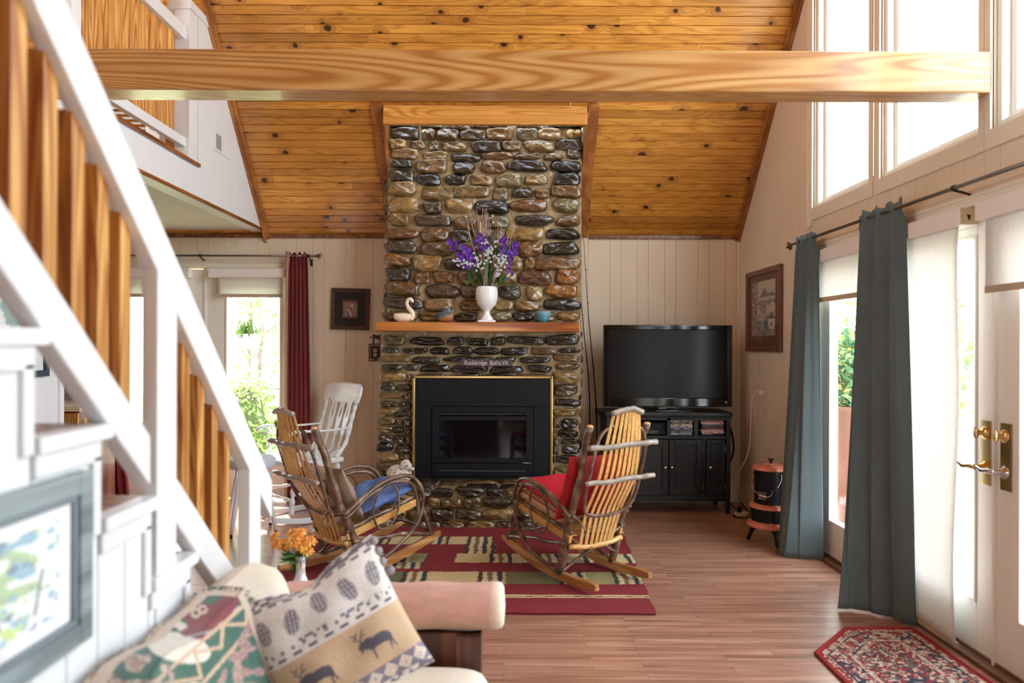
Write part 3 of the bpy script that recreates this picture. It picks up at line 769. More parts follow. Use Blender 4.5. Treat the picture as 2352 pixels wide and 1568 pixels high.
# ================================================================ FIREPLACE
F_ = 1680.0
def pxX(px, Y): return (px-1160)*Y/F_
def pyZ(py, Y): return 1.42-(py-792)*Y/F_
TONE = dict(bk=(40, 35, 32), dk=(60, 52, 44), dkbr=(80, 64, 48), br=(108, 84, 56), gb=(112, 98, 74), tan=(134, 106, 70), tan2=(158, 130, 84),
            rust=(110, 78, 48), orange=(136, 90, 44), redbr=(92, 62, 48), olive=(102, 90, 60))
_nu, _nv = 22, 14
def stone(b, x0, x1, z0, z1, Yp, tone, depth=.05, hor=False):
    cx, cz = (x0+x1)/2, (z0+z1)/2; a, c = (x1-x0)/2, (z1-z0)/2
    e = rnd.uniform(.45, .72); ph = [rnd.uniform(0, 6.28) for _ in range(8)]; tl = rnd.uniform(-.05, .05)
    dp = depth*rnd.uniform(.8, 1.2)*min(1.0, .55+c*9)
    sg = lambda v, p: math.copysign(abs(v)**p, v)
    V = []
    for i in range(_nv+1):
        p = PI*i/_nv
        for k in range(_nu):
            t = 2*PI*k/_nu
            # poles point out of the wall (-y) and into it
            r = sg(math.sin(p), .55)
            x = r*sg(math.cos(t), e); z = r*sg(math.sin(t), e); y = -sg(math.cos(p), .65)
            dn = 1+.06*math.sin(2*t+ph[0])+.045*math.sin(3*t+ph[1])+.03*math.sin(5*t+ph[2])
            dy = 1+.16*math.sin(3*x+ph[3])+.13*math.sin(4*z+ph[4])+.1*math.sin(6*x+5*z+ph[5])+.06*math.sin(11*x-7*z+ph[6])
            X, Z = x*a*dn, z*c*dn
            V.append((cx+X-tl*Z, Yp+y*dp*dy, cz+Z+tl*X*1.2))
    F = [(i*_nu+k, i*_nu+(k+1) % _nu, (i+1)*_nu+(k+1) % _nu, (i+1)*_nu+k) for i in range(_nv) for k in range(_nu)]
    col = np.array(L(TONE[tone]))*rnd.uniform(.85, 1.3)*np.array([1, rnd.uniform(.98, 1.08), rnd.uniform(.84, 1.0)])
    b.add(V, F, col)
def S(txt): 
    out = []
    for r in txt.strip().split(';'):
        f = r.split()
        if f: out.append((float(f[0]), float(f[1]), float(f[2]), float(f[3]), f[4]))
    return out
UPPER = S('''110 290 166 192 dkbr;320 460 168 198 br;480 620 166 200 gb;640 760 168 188 br;770 900 166 186 gb;960 1130 166 190 br;1150 1290 166 192 dkbr;1300 1400 166 190 dk;
105 305 195 270 dk;320 405 200 280 br;425 565 205 280 br;580 750 205 280 dkbr;765 935 190 275 tan;960 1105 195 275 gb;1105 1270 195 275 tan;1300 1400 198 262 tan2;
98 215 275 335 tan2;245 345 285 340 br;372 435 288 350 gb;455 620 295 355 br;655 855 285 360 dk;870 990 285 350 br;1015 1225 280 355 tan;1235 1405 265 345 dk;
112 305 338 405 tan;325 500 355 410 tan;525 710 368 425 dk;720 935 355 405 rust;950 1130 360 405 br;1140 1280 368 410 br;1305 1390 340 400 dkbr;
120 250 412 468 dk;280 500 410 498 br;525 680 432 505 dk;720 890 415 498 rust;905 1160 415 490 bk;1205 1395 415 490 bk;
100 265 478 560 dk;285 450 510 582 bk;478 620 515 575 bk;650 800 515 585 tan;820 1005 505 595 gb;1020 1170 508 582 tan;1215 1395 495 582 bk;
88 290 562 655 tan;320 530 590 690 br;530 780 585 668 br;800 910 602 690 gb;940 1068 598 665 dk;1088 1187 605 668 rust;1198 1400 582 665 rust;
92 300 668 765 tan;335 455 695 775 dkbr;485 660 675 770 tan;680 905 688 778 bk;925 1170 675 762 rust;1208 1392 672 762 gb;
92 240 770 855 br;268 520 785 858 dkbr;540 700 800 885 br;720 920 790 870 gb;950 1215 785 852 dk;1240 1392 782 862 rust;
85 295 872 950 rust;315 500 872 968 rust;520 650 885 970 dk;660 870 880 960 br;890 1150 870 955 tan;1170 1385 875 948 bk;
80 285 958 1042 dk;300 540 970 1062 br;550 760 970 1060 br;780 960 965 1060 br;970 1140 962 1065 rust;1145 1385 968 1052 bk;
70 245 1052 1130 rust;260 455 1050 1165 tan2;480 670 1080 1155 dk;690 850 1075 1150 br;860 1005 1060 1155 tan;1015 1085 1065 1150 tan;1085 1385 1068 1155 rust;
78 250 1140 1228 dk;272 380 1172 1248 rust;395 545 1170 1240 orange;555 705 1168 1250 br;720 830 1170 1250 dk;840 960 1165 1250 tan;970 1205 1165 1252 redbr;1225 1392 1150 1248 orange;
68 320 1238 1328 br;345 580 1255 1345 dkbr;585 700 1260 1345 br;720 820 1265 1345 dkbr;830 1000 1262 1350 dk;1030 1140 1262 1362 tan2;1155 1390 1255 1338 orange;
60 330 1342 1418 dk;335 550 1350 1428 tan;580 740 1365 1430 rust;810 940 1360 1430 tan;945 1120 1365 1432 tan;1150 1390 1348 1428 bk;
60 300 1435 1500 br;310 520 1440 1500 br;545 705 1445 1502 dk;800 930 1440 1500 gb;945 1070 1440 1500 bk;1085 1230 1445 1500 gb;1245 1390 1435 1498 tan''')
LOWER = S('''60 230 130 200 olive;255 510 140 200 bk;525 650 138 200 dk;665 820 145 200 bk;840 945 135 200 dk;965 1230 130 195 dk;1235 1480 118 195 dk;
50 180 215 255 dk;215 380 215 262 bk;400 545 215 265 bk;565 715 210 262 bk;722 895 210 268 bk;905 1110 212 268 bk;1130 1320 210 265 br;1330 1480 212 252 dk;
35 255 275 318 br;270 475 280 335 dk;500 710 275 312 bk;720 860 280 312 dk;870 1020 280 320 bk;1050 1260 278 325 bk;1285 1475 262 312 br;
45 210 335 382 dk;228 318 335 382 dk;335 545 340 392 bk;560 820 335 400 bk;835 1065 345 400 bk;1105 1280 340 388 bk;1300 1480 325 370 br;
45 230 392 460 tan;235 300 405 462 br;300 520 402 432 dk;540 760 404 432 dkbr;780 1010 404 432 dk;1020 1270 402 432 br;
45 158 470 525 dk;165 272 478 530 dkbr;35 210 538 582 br;215 272 540 590 rust;42 180 600 645 dk;190 272 605 660 dk;45 155 652 700 tan;155 235 668 715 bk;240 272 670 712 br;
22 158 715 770 br;165 200 725 775 br;205 272 735 785 dk;20 135 780 825 tan;138 210 785 832 bk;225 272 800 840 dkbr;22 135 840 890 dkbr;148 222 843 910 dk;228 272 850 905 br;
15 138 900 960 bk;160 272 915 970 dkbr;25 185 972 1030 tan;190 272 975 1035 br;15 195 1040 1115 br;200 272 1045 1110 rust;10 80 1122 1170 dk;90 200 1122 1170 br;210 272 1120 1170 dkbr;
1285 1470 385 470 tan;1288 1465 475 560 dkbr;1305 1478 580 635 bk;1290 1465 645 705 tan;1290 1335 715 790 br;1345 1465 722 790 bk;1290 1320 805 865 br;1325 1465 798 858 bk;
1290 1335 872 912 olive;1350 1468 865 908 dk;1290 1332 920 980 dkbr;1355 1470 922 975 bk;1288 1308 990 1040 br;1312 1475 985 1042 bk;1288 1478 1060 1150 olive''')
HEARTH = S('''-50 120 1222 1290 dk;130 275 1220 1290 br;285 420 1215 1290 dk;430 570 1225 1288 bk;590 800 1215 1280 dk;805 930 1225 1282 bk;945 1100 1215 1285 br;1115 1260 1218 1288 dk;1275 1400 1220 1286 tan;1410 1510 1218 1290 dk;
-50 90 1298 1365 br;100 240 1300 1366 dk;250 380 1300 1368 br;390 480 1290 1352 tan;490 630 1295 1370 br;640 780 1287 1365 gb;790 985 1288 1365 dk;1000 1130 1292 1362 br;1145 1290 1296 1362 tan;1300 1400 1296 1362 dkbr;1410 1510 1298 1362 br;
-50 110 1374 1444 dkbr;120 240 1374 1446 tan;250 390 1375 1446 br;400 575 1372 1455 dk;590 770 1375 1450 dkbr;775 1010 1370 1448 tan;1020 1160 1372 1446 dk;1170 1330 1372 1446 br;1340 1510 1372 1446 gb;
-50 120 1455 1525 br;130 300 1455 1525 br;310 480 1455 1525 dkbr;490 650 1460 1524 br;660 875 1455 1528 tan;880 1000 1458 1528 dkbr;1010 1150 1458 1528 dk;1160 1330 1456 1526 br;1340 1510 1456 1526 tan''')
fp = thing('stone_fireplace', 'tall river rock fireplace and raised hearth between the two bent twig rockers', 'fireplace', (-.2, YB, 0))
YU, YLo, YH = 6.13, 6.07, 5.70
def wob_face(b, x0, x1, z0, z1, Y, nx, nz):
    b.grid(nx, nz, lambda u, v: (x0+(x1-x0)*u, Y-.012*vn((x0+(x1-x0)*u)*30, (z0+(z1-z0)*v)*30)-(0.02*vn(u*12+9, v*14)), z0+(z1-z0)*v))
b = MB(); wob_face(b, -.985, .635, 1.60, 3.34, YU, 80, 90); b.box(-.985, .635, YU+.001, YB-.001, 1.0, 3.34)
wob_face(b, -1.03, .61, .29, 1.6, YLo, 80, 60); b.box(-1.03, .61, YLo+.001, YB-.001, 0, 1.6)
wob_face(b, -1.05, .63, 0, .30, YH, 70, 14); b.box(-1.05, .63, YH+.001, YLo+.1, 0, .295)
RB('mortar', MT['mortar'], b, fp, smooth=False)
b = MB()
def lay(lst, sc, ox, oy, Y, b, depth=.05, tweak=None):
    for zx0, zx1, zy0, zy1, tn in lst:
        x0, x1 = pxX(ox+zx0/sc, Y), pxX(ox+zx1/sc, Y); z1, z0 = pyZ(oy+zy0/sc, Y), pyZ(oy+zy1/sc, Y)
        g = .005 if Y > 6.08 else .002
        stone(b, x0-g, x1+g, z0-g, z1+g, Y, tn, depth)
lay(UPPER, 2.958, 860, 230, YU-.015, b, .055)
lay(LOWER, 3.136, 860, 730, YLo-.015, b, .05)
lay(HEARTH, 3.136, 860, 730, YH-.012, b, .05)
# side faces of the chimney and the hearth cap stones
q = random.Random(5)
for z in np.arange(.36, 3.2, .105):
    for xs, sgn in ((-1.005, -1), (.615, 1)):
        y = YLo+.12
        while y < YB-.1:
            ln = q.uniform(.12, .22); bb = MB(); stone(bb, -ln/2, ln/2, -.045, .045, 0, q.choice(['dk', 'br', 'tan', 'rust', 'bk']), .045)
            V = xf(TR(xs+(-.0 if z < 1.6 else .02*-sgn), y+ln/2, z) @ RZ(sgn*PI/2), bb.v[0]); b.add(V, bb.f, bb.c[0]); y += ln+.015
x = -1.08
while x < .62:
    ln = q.uniform(.16, .30); y = YH-.01
    while y < YLo-.05:
        d = q.uniform(.13, .2); d = min(d, YLo-.03-y)
        if d < .05: break
        bb = MB(); stone(bb, -ln/2, ln/2, -d/2, d/2, 0, q.choice(['dk', 'br', 'dkbr', 'bk', 'gb']), .028)
        V = xf(TR(x+ln/2, y+d/2, .292) @ RX(-PI/2), bb.v[0]); b.add(V, bb.f, bb.c[0]); y += d+.012
    x += ln+.012
RB('stonework', MT['stone'], b, fp, smooth=True)

o = MB().box(-1.04, .60, 5.86, YLo+.02, 1.525, 1.602).build('mantel_shelf', MT['mantel'], bevel=.007)
tag(o, 'thick varnished wooden mantel shelf holding the urn and the two birds', 'mantel shelf')

# gas insert
ins = thing('fireplace_insert', 'black gas fireplace insert edged in brass on the stone hearth', 'fireplace insert', (-.17, YLo, .30))
YI = 5.985
ix = lambda p: pxX(p, YI); iz = lambda p: pyZ(p, YI)
def ibox(b, p0, p1, q0, q1, y0, y1): return b.box(ix(p0), ix(p1), y0, y1, iz(q1), iz(q0))
b = MB(); ibox(b, 954, 1264, 869, 933, YI, YLo+.02); ibox(b, 954, 992, 933, 1100, YI, YLo+.02); ibox(b, 1226, 1264, 933, 1100, YI, YLo+.02); ibox(b, 992, 1226, 1094, 1100, YI+.01, YLo+.02); ibox(b, 980, 1236, 925, 1100, YLo, YLo+.02)
RB('surround', MT['black'], b, ins, bevel=.003)
b = MB(); ibox(b, 948, 954, 864, 1100, YI-.012, YLo); ibox(b, 1264, 1270, 864, 1100, YI-.012, YLo); ibox(b, 948, 1270, 863, 869, YI-.012, YLo)
RB('brass_trim', MT['brass'], b, ins, bevel=.004)
b = MB()
for (p0, p1, q0, q1) in ((993, 1225, 934, 947), (993, 1009, 947, 1063), (1209, 1225, 947, 1063), (1009, 1209, 956, 966), (1009, 1209, 1052, 1063)): ibox(b, p0, p1, q0, q1, YI-.012, YI+.03)
RB('door_frame', MT['black'], b, ins, bevel=.003)
b = MB(); b.prism([(ix(1007), iz(948)), (ix(1211), iz(948)), (ix(1209), iz(951)), (ix(1009), iz(951))], YI-.022, YI+.01, lambda a, c, h: (a, h, c)); RB('hood_slat', mat('slot_steel', (34, 38, 48), .35), b, ins, bevel=.001)
b = MB(); ibox(b, 1005, 1213, 945, 960, YI+.025, YI+.03); RB('vent_slot', MT['blackgloss'], b, ins)
b = MB(); ibox(b, 1009, 1209, 966, 1052, YI+.004, YI+.008); RB('glass_front', MT['fireglass'], b, ins)
b = MB(); ibox(b, 993, 1225, 1065, 1093, YI-.010, YI+.02); RB('lower_panel', MT['black'], b, ins, bevel=.003)
b = MB(); ibox(b, 1009, 1208, 1079, 1082, YI-.018, YI-.01); RB('lower_slot', mat('slot_steel2', (52, 58, 72), .35), b, ins, bevel=.0005)
FONTM = {}
def text(body, size, m, M, name='inscription', parent=None, extr=.0006, width=None, shear=0):
    cu = bpy.data.curves.new('t', 'FONT'); cu.body = body; cu.size = size; cu.extrude = extr; cu.shear = shear; cu.align_x = 'CENTER'; cu.align_y = 'CENTER'; cu.resolution_u = 3
    to = bpy.data.objects.new('t', cu); COL.objects.link(to); bpy.context.view_layer.update()
    me = bpy.data.meshes.new_from_object(to); bpy.data.objects.remove(to); bpy.data.curves.remove(cu)
    if width:
        n = len(me.vertices); co = np.zeros(n*3, np.float32); me.vertices.foreach_get('co', co); co = co.reshape(-1, 3); s = width/(co[:, 0].max()-co[:, 0].min()); co[:, 0] *= s; me.vertices.foreach_set('co', co.ravel())
    me.transform(M); me.name = name
    o = bpy.data.objects.new(name, me); COL.objects.link(o); me.materials.append(m)
    return rel(o, parent) if parent else o
FACE = RX(PI/2)
MT['ink'] = mat('white_ink', (214, 216, 226), .5)
text('valorfire.it', .014, MT['ink'], TR(ix(1211), YI-.0135, iz(1062)) @ FACE, parent=ins, width=.066, shear=.2)

sg = thing('name_sign', 'small dark wooden sign lettered Rockbridge Baths,VA above the insert', 'sign', (-.155, 5.96, 1.27))
YS = 5.985
b = MB().box(pxX(1060, YS), pxX(1177, YS), YS-.004, YS+.01, pyZ(841, YS), pyZ(825, YS)); RB('board', mat('aged_sign_board', (78, 66, 68), .6, var=(30, .25)), b, sg, bevel=.002)
text('Rockbridge  Baths,VA', .052, mat('sign_paint', (216, 200, 206), .6), TR(pxX(1117, YS), YS-.005, pyZ(833.5, YS)) @ FACE, parent=sg, width=.355)
b = MB().box(pxX(1100, YS), pxX(1130, YS), YS+.008, YS+.07, pyZ(836, YS), pyZ(829, YS)); RB('hanger', MT['iron'], b, sg)

# ---- things on the mantel
ZM = 1.602
YM = 5.95
def on_mantel(px): return pxX(px, YM)
# swan
t = thing('swan_figurine', 'cream ceramic swan figurine with a black beak, left end of the mantel', 'figurine', (on_mantel(930), YM, ZM)); t.scale = (1.28,)*3
b = MB()
def swan_body(u, v):
    a = u*2*PI; p = v*PI
    x = -.052*math.cos(p); w_ = .034*math.sin(p)**.7; h = .031*math.sin(p)**.6
    z = .029+h*math.sin(a)+(.022*max(0, -x/.052-.45)**1.3 if x < 0 else 0)
    if z < 0: z = 0
    return (x*1.15-.012, w_*math.cos(a), max(z, .0))
b.grid(20, 16, swan_body)
P = spline([(.03, 0, .022), (.047, 0, .045), (.040, 0, .070), (.020, 0, .095), (.012, 0, .120), (.020, 0, .143), (.036, 0, .147), (.044, 0, .135)], 28)
b.tube(P, np.interp(np.linspace(0, 1, len(P)), [0, .2, .5, .85, 1], [.026, .018, .0105, .0115, .011]), 12)
b.ell((.045, 0, .134), (.011, .009, .013), n=12, m=8)
b.build('body', mat('cream_glaze', (238, 224, 196), .25, coat=.4), t, smooth=True)
MB().tube([(.045, 0, .128), (.052, 0, .118), (.060, 0, .104)], [.0075, .006, .0025], 8).build('beak', MT['blackgloss'], t, smooth=True)
# duck decoy
t = thing('duck_decoy', 'painted wooden duck figurine with its head tucked back, beside the swan', 'figurine', (on_mantel(1022), YM, ZM)); t.scale = (1.5,)*3
def cs(p):
    x, y, z = p
    if z > .03+.008*math.sin(x*60) and x < .035: return L((84, 92, 100))
    if z > .055: return L((84, 92, 100))
    return L((164, 112, 80))
def duck(u, v):
    a = u*2*PI; p = v*PI
    x = -.045*math.cos(p); return (x, .032*math.sin(p)**.8*math.cos(a), max(0, .031+.031*math.sin(p)**.7*math.sin(a)))
b = MB().grid(28, 20, duck, lambda u, v, p: cs(p))
b.ell((.012, 0, .060), (.024, .018, .020), n=14, m=8, col=L((96, 104, 112))); b.build('body', MT['vc'], t, smooth=True)
MB().tube([(.0, -.008, .066), (-.012, -.012, .062), (-.022, -.014, .056)], [.008, .006, .003], 8).build('bill', mat('duck_bill', (60, 56, 56), .5), t, smooth=True)
MB().tube([(-.035, 0, .032), (-.06, 0, .031), (-.095, 0, .034)], [.013, .009, .002], 8, sq=.6).build('tail', mat('duck_tail', (44, 36, 34), .5), t, smooth=True)
# urn with flowers
urn = thing('urn_vase', 'white footed urn on the mantel holding purple and white flowers', 'vase', (on_mantel(1117.5), YM, ZM)); urn.scale = (1.66, 1.5, 1.48)
b = MB().box(-.040, .040, -.040, .040, 0, .013).box(-.045, .045, -.030, .030, .0, .012)
b.build('plinth', MT['ceramic'], urn, bevel=.003)
b = MB().lathe([(.030, .013), (.032, .020), (.024, .034), (.017, .042), (.0155, .060), (.019, .066), (.019, .070), (.030, .078), (.046, .100), (.054, .130), (.0555, .160), (.053, .185), (.048, .196), (.042, .198), (.040, .194), (.046, .175), (.046, .14), (.01, .09)], n=36, cap=False)
b.build('bowl', MT['ceramic'], urn, smooth=True)
fl_ = thing('flower_arrangement', 'purple and white artificial flowers with dried twigs standing in the white urn', 'flowers', (on_mantel(1117.5), YM, ZM+.285)); fl_.scale = (1.65,)*3
q = random.Random(21)
b = MB()
for i in range(34):      # tall dried twigs
    px = q.choice([q.gauss(-.025, .015), q.gauss(-.03, .03), q.uniform(-.10, .02)]); h = q.uniform(.27, .42)
    if i > 24: px = q.uniform(.05, .17); h = q.uniform(.22, .35)
    y = q.uniform(-.03, .03)
    P, R = twig([(q.uniform(-.02, .02), q.uniform(-.015, .015), -.08), (px*.35, y*.4, h*.3), (px*.8, y, h*.7), (px+q.uniform(-.02, .02), y, h)], .0019, .0009, n=4, steps=10, seed=i, wob=.002)
    b.tube(P, R, 4, cap=False)
b.build('dried_twigs', mat('dried_twig', (200, 168, 152), .7), fl_)
b = MB()
for i in range(26):
    a = q.uniform(-1, 1); y = q.uniform(-.04, .04)
    P, R = twig([(a*.02, y*.3, -.08), (a*.05, y*.5, .05), (a*.11, y, .16+q.uniform(-.02, .04))], .0016, .001, steps=8, seed=i, wob=.001); b.tube(P, R, 4, cap=False, col=L((72, 110, 48)))
def leafq(b, p, d, ln, wd, col, up=(0, 0, 1)):
    p = np.array(p, float); d = np.array(d, float); d /= np.linalg.norm(d)+1e-9
    s = np.cross(d, np.array((q.uniform(-.4, .4), -1, q.uniform(-.4, .4)))); s /= np.linalg.norm(s)+1e-9
    nrm = np.cross(d, s)
    V = [p, p+d*ln*.35+s*wd+nrm*wd*.3, p+d*ln*.75+s*wd*.7, p+d*ln, p+d*ln*.75-s*wd*.7, p+d*ln*.35-s*wd+nrm*wd*.3]
    b.add(V, [(0, 1, 2, 5), (5, 2, 4), (2, 3, 4)] if False else [(0, 1, 2, 3, 4, 5)], col)
for i in range(60):
    a = q.uniform(-.10, .10); z = q.uniform(-.01, .16)
    leafq(b, (a, q.uniform(-.03, .03), z), (a*4+q.uniform(-.5, .5), q.uniform(-.3, .3), 1), q.uniform(.03, .075), .006, L(q.choice([(64, 108, 40), (84, 130, 54), (50, 88, 38)])))
for cx, cz in ((-.06, .235), (-.02, .24), (.115, .215), (.135, .20), (-.13, .205), (.1, .19)):
    for k in range(4): leafq(b, (cx, 0, cz-.03), (q.uniform(-.7, .7), q.uniform(-.4, .1), 1), .045, .011, L((92, 142, 74)))
b.build('stems_and_leaves', MT['leafv'], fl_)
b = MB()
def blossom(b, c, r, col, n=5):
    for k in range(n):
        a = 2*PI*k/n+q.uniform(-.3, .3)
        leafq(b, c, (math.cos(a), q.uniform(-.5, -.1), math.sin(a)), r, r*.42, np.array(col)*q.uniform(.8, 1.15))
sprays = [(-.165, .235, .19, -.12), (-.115, .20, .15, -.11), (-.085, .175, .13, -.08), (-.045, .24, .12, -.06), (.0, .215, .10, -.04), (.085, .235, .13, -.08), (.14, .22, .19, -.07), (.115, .18, .16, -.13), (-.13, .165, .11, -.06)]
for sx, sz, q2, dz in sprays:
    for k in range(13):
        f = k/12
        blossom(b, (sx+q.gauss(0, .010)+.02*f*(1 if sx < 0 else -.5), -.03+q.uniform(-.02, .02), sz+dz*f*1.0+q.gauss(0, .006)), .014*(1.15-.5*f), L(q.choice([(126, 62, 190), (148, 92, 206), (104, 46, 168)])))
b.build('purple_blossoms', MT['leafv'], fl_)
b = MB()
for cx, cz, sx_ in ((-.10, .115, .02), (-.055, .135, .02), (-.04, .105, .014), (.02, .15, .022), (.05, .12, .018), (.085, .115, .02), (.07, .135, .02), (.0, .215, .03), (.01, .18, .012), (.055, .07, .01), (-.135, .12, .012)):
    for k in range(11): blossom(b, (cx+q.gauss(0, sx_*.8), -.045+q.uniform(-.015, .015), cz+q.gauss(0, .012)), .0075, L((228, 232, 236)))
for cx, cz in ((-.10, .345), (.03, .35), (.033, .318)): blossom(b, (cx, -.02, cz), .009, L((222, 196, 160)))
b.build('white_blossoms', MT['leafv'], fl_)
b = MB().lathe([(.0, .01), (.018, .008), (.024, 0), (.018, -.012), (.008, -.024), (0, -.026)], n=14, M=TR(.025, -.04, .232) @ RX(1.2)); b.build('seed_pod', mat('lotus_pod', (70, 60, 54), .7, var=(120, .5)), fl_, smooth=True)
P = [(-.032, -.02, .2+.12*k/30) for k in range(31)]; MB().tube(P, [.0045+.0015*math.sin(k*2.2) for k in range(31)], 8).build('twisted_stick', mat('twist_straw', (206, 172, 118), .6), fl_, smooth=True)
# bowl
t = thing('ceramic_bowl', 'small turquoise fluted bowl at the right end of the mantel', 'bowl', (on_mantel(1247), YM, ZM))
b = MB(); n = 48; prof = [(.022, 0), (.028, .004), (.046, .025), (.058, .055), (.062, .090), (.0645, .093), (.060, .090), (.055, .058), (.04, .028), (.0, .012)]
V = [((r*(1+.02*math.cos(k*PI/2*2))*math.cos(2*PI*k/n)), r*(1+.02*math.cos(k*PI))*math.sin(2*PI*k/n), z) for r, z in prof for k in range(n)]
cc = np.array([L((150, 196, 206)) if z > .085 else (L((74, 144, 170)) if k % 4 < 2 else L((100, 170, 190))) for r, z in prof for k in range(n)])
b.add(V, [(i*n+k, i*n+(k+1) % n, (i+1)*n+(k+1) % n, (i+1)*n+k) for i in range(len(prof)-1) for k in range(n)], cc); b.f.append(tuple(range(n-1, -1, -1)))
b.build('bowl', MT['vcgloss'], t, smooth=True, auto=60)
# sheep
t = thing('sheep_figurine', 'small white sheep figurine sitting on the left of the stone hearth', 'figurine', (pxX(918, 5.88), 5.88, .312), (0, 0, -.3)); t.scale = (1.2,)*3
b = MB(); qs = random.Random(4)
b.ell((0, 0, .055), (.085, .06, .058), n=18, m=12)
for k in range(420):
    th = qs.uniform(0, 2*PI); ph = qs.uniform(0, PI*.85); c = (.083*math.sin(ph)*math.cos(th), .058*math.sin(ph)*math.sin(th), .055+.057*math.cos(ph))
    b.ell(c, (.009, .009, .009), n=6, m=4)
for k in range(90):
    th = qs.uniform(0, 2*PI); ph = qs.uniform(0, PI); b.ell((.048+.036*math.sin(ph)*math.cos(th), .034*math.sin(ph)*math.sin(th), .115+.034*math.cos(ph)), (.008, .008, .008), n=6, m=4)
b.build('fleece', mat('resin_wool', (224, 216, 206), .7, bmp=(80, .3)), t, smooth=True)
b = MB().ell((.058, -.01, .115), (.036, .028, .032), n=14, m=10).ell((.095, -.012, .098), (.022, .015, .014), n=12, m=8); b.build('face', mat('resin_face', (226, 214, 202), .6), t, smooth=True)
b = MB().ell((.075, -.037, .122), (.005, .003, .005), n=8, m=6).ell((.075, .02, .122), (.005, .003, .005), n=8, m=6); b.build('eye', MT['blackgloss'], t, smooth=True)
b = MB().ell((.035, -.04, .108), (.02, .007, .012), n=10, m=6).ell((.035, .03, .108), (.02, .007, .012), n=10, m=6); b.build('ear', mat('resin_ear', (206, 190, 178), .6), t, smooth=True)

# ---- dark square picture and the horse outlet plate, left of the chimney
def P2(px, py, Y=6.62): return (pxX(px, Y), pyZ(py, Y))
t = thing('square_picture', 'small portrait in a wide dark frame hanging slightly askew left of the chimney', 'picture', (pxX(804.5, 6.64), 6.645, pyZ(711, 6.64)), (0, .028, 0))
h = .172
def sqf(b, r0, r1, y0, y1, h2=1.08):
    for (a, c, e, f) in ((-r1, -r0, -r1, r1), (r0, r1, -r1, r1), (-r0, r0, r0, r1), (-r0, r0, -r1, -r0)): b.box(a, c, y0, y1, e*h2, f*h2)
    return b
b = sqf(MB(), .150, .174, -.025, 0); b.build('frame', mat('tortoise_frame', (58, 30, 20), .4, var=(60, .5), coat=.3), t, bevel=.004)
b = sqf(MB(), .142, .150, -.018, 0); b.build('inner_bead', mat('copper_bead', (104, 58, 26), .4, var=(80, .5), coat=.3), t, bevel=.002)
MB().box(-.145, .145, -.008, -.002, -.157, .157).build('mat_board', mat('charcoal_mat', (44, 42, 40), .8), t)
b = sqf(MB(), .056, .072, -.016, -.006, 1.14); b.build('inner_frame', mat('copper_bead2', (110, 62, 30), .4, var=(70, .5), coat=.3), t, bevel=.003)
def pc(u, v, p):
    x, y = u, v
    if ((x-.42)/.16)**2+((y-.78)/.13)**2 < 1: return L((176, 112, 104))
    if ((x-.62)/.13)**2+((y-.74)/.1)**2 < 1: return L((222, 206, 190))
    if inpoly(x, y, [(.35, .62), (.55, .68), (.85, .2), (.8, 0), (.25, 0), (.22, .35)]):
        return L((206, 186, 170)) if abs((x-.45)+(y-.3)*.6-.0) < .07 else (L((160, 104, 96)) if x > .5 else L((92, 116, 132)))
    return L((138, 128, 126))
MB().grid(40, 50, lambda u, v: (-.056+.112*u, -.0115, -.064+.128*v), pc).build('portrait', MT['paint'], t)
t = thing('horse_outlet_plate', 'brown iron outlet cover topped by a standing horse, beside the chimney', 'outlet cover', (pxX(861, 6.64), 6.64, pyZ(805, 6.64)))
xz = lambda a, c, h: (pxX(740+a/7.47, 6.64), 6.645-h, pyZ(640+c/7.47, 6.64))
b = MB(); b.prism([(828, 1155), (1020, 1155), (1020, 1385), (828, 1385)], 0, .008, xz); RB('plate', MT['darkbrown'], b, t, bevel=.002)
b = MB()
for pl in ([(800, 1130), (1040, 1130)], [(808, 1130), (808, 1420)], [(800, 1415), (1040, 1405)], [(880, 1410), (935, 1385), (970, 1410)]):
    P = spline([xz(a+rnd.uniform(-3, 3), c+rnd.uniform(-3, 3), .008) for a, c in (pl if len(pl) > 2 else [pl[0], ((pl[0][0]*2+pl[1][0])/3, (pl[0][1]*2+pl[1][1])/3), ((pl[0][0]+pl[1][0]*2)/3, (pl[0][1]+pl[1][1]*2)/3), pl[1]])], 12); b.tube(P, .0045, 6)
RB('twig_border', MT['darkbrown'], b, t)
b = MB().prism([(795, 1025), (830, 1010), (862, 975), (900, 965), (945, 980), (985, 968), (1020, 940), (1042, 945), (1035, 985), (1008, 1000), (995, 1040), (1000, 1120), (985, 1120), (975, 1050), (930, 1040), (905, 1030), (885, 1050), (895, 1085), (888, 1125), (862, 1125), (868, 1090), (860, 1050), (872, 1015), (868, 990), (845, 1018), (825, 1033)], .004, .008, xz)
RB('horse', MT['darkbrown'], b, t)
b = MB()
for cz in (1235, 1310): b.lathe([(0, 0), (.0175, 0), (.0175, .003), (0, .003)], n=18, M=TR(*xz(908, cz, .008)) @ RX(PI/2))
RB('socket', mat('ivory_socket', (196, 176, 140), .4), b, t)
b = MB()
for cz in (1235, 1310):
    for dx in (-14, 14): b.prism([(904+dx, cz-16), (912+dx, cz-16), (912+dx, cz+4), (904+dx, cz+4)], .011, .0118, xz)
RB('slot', MT['darkbrown'], b, t)

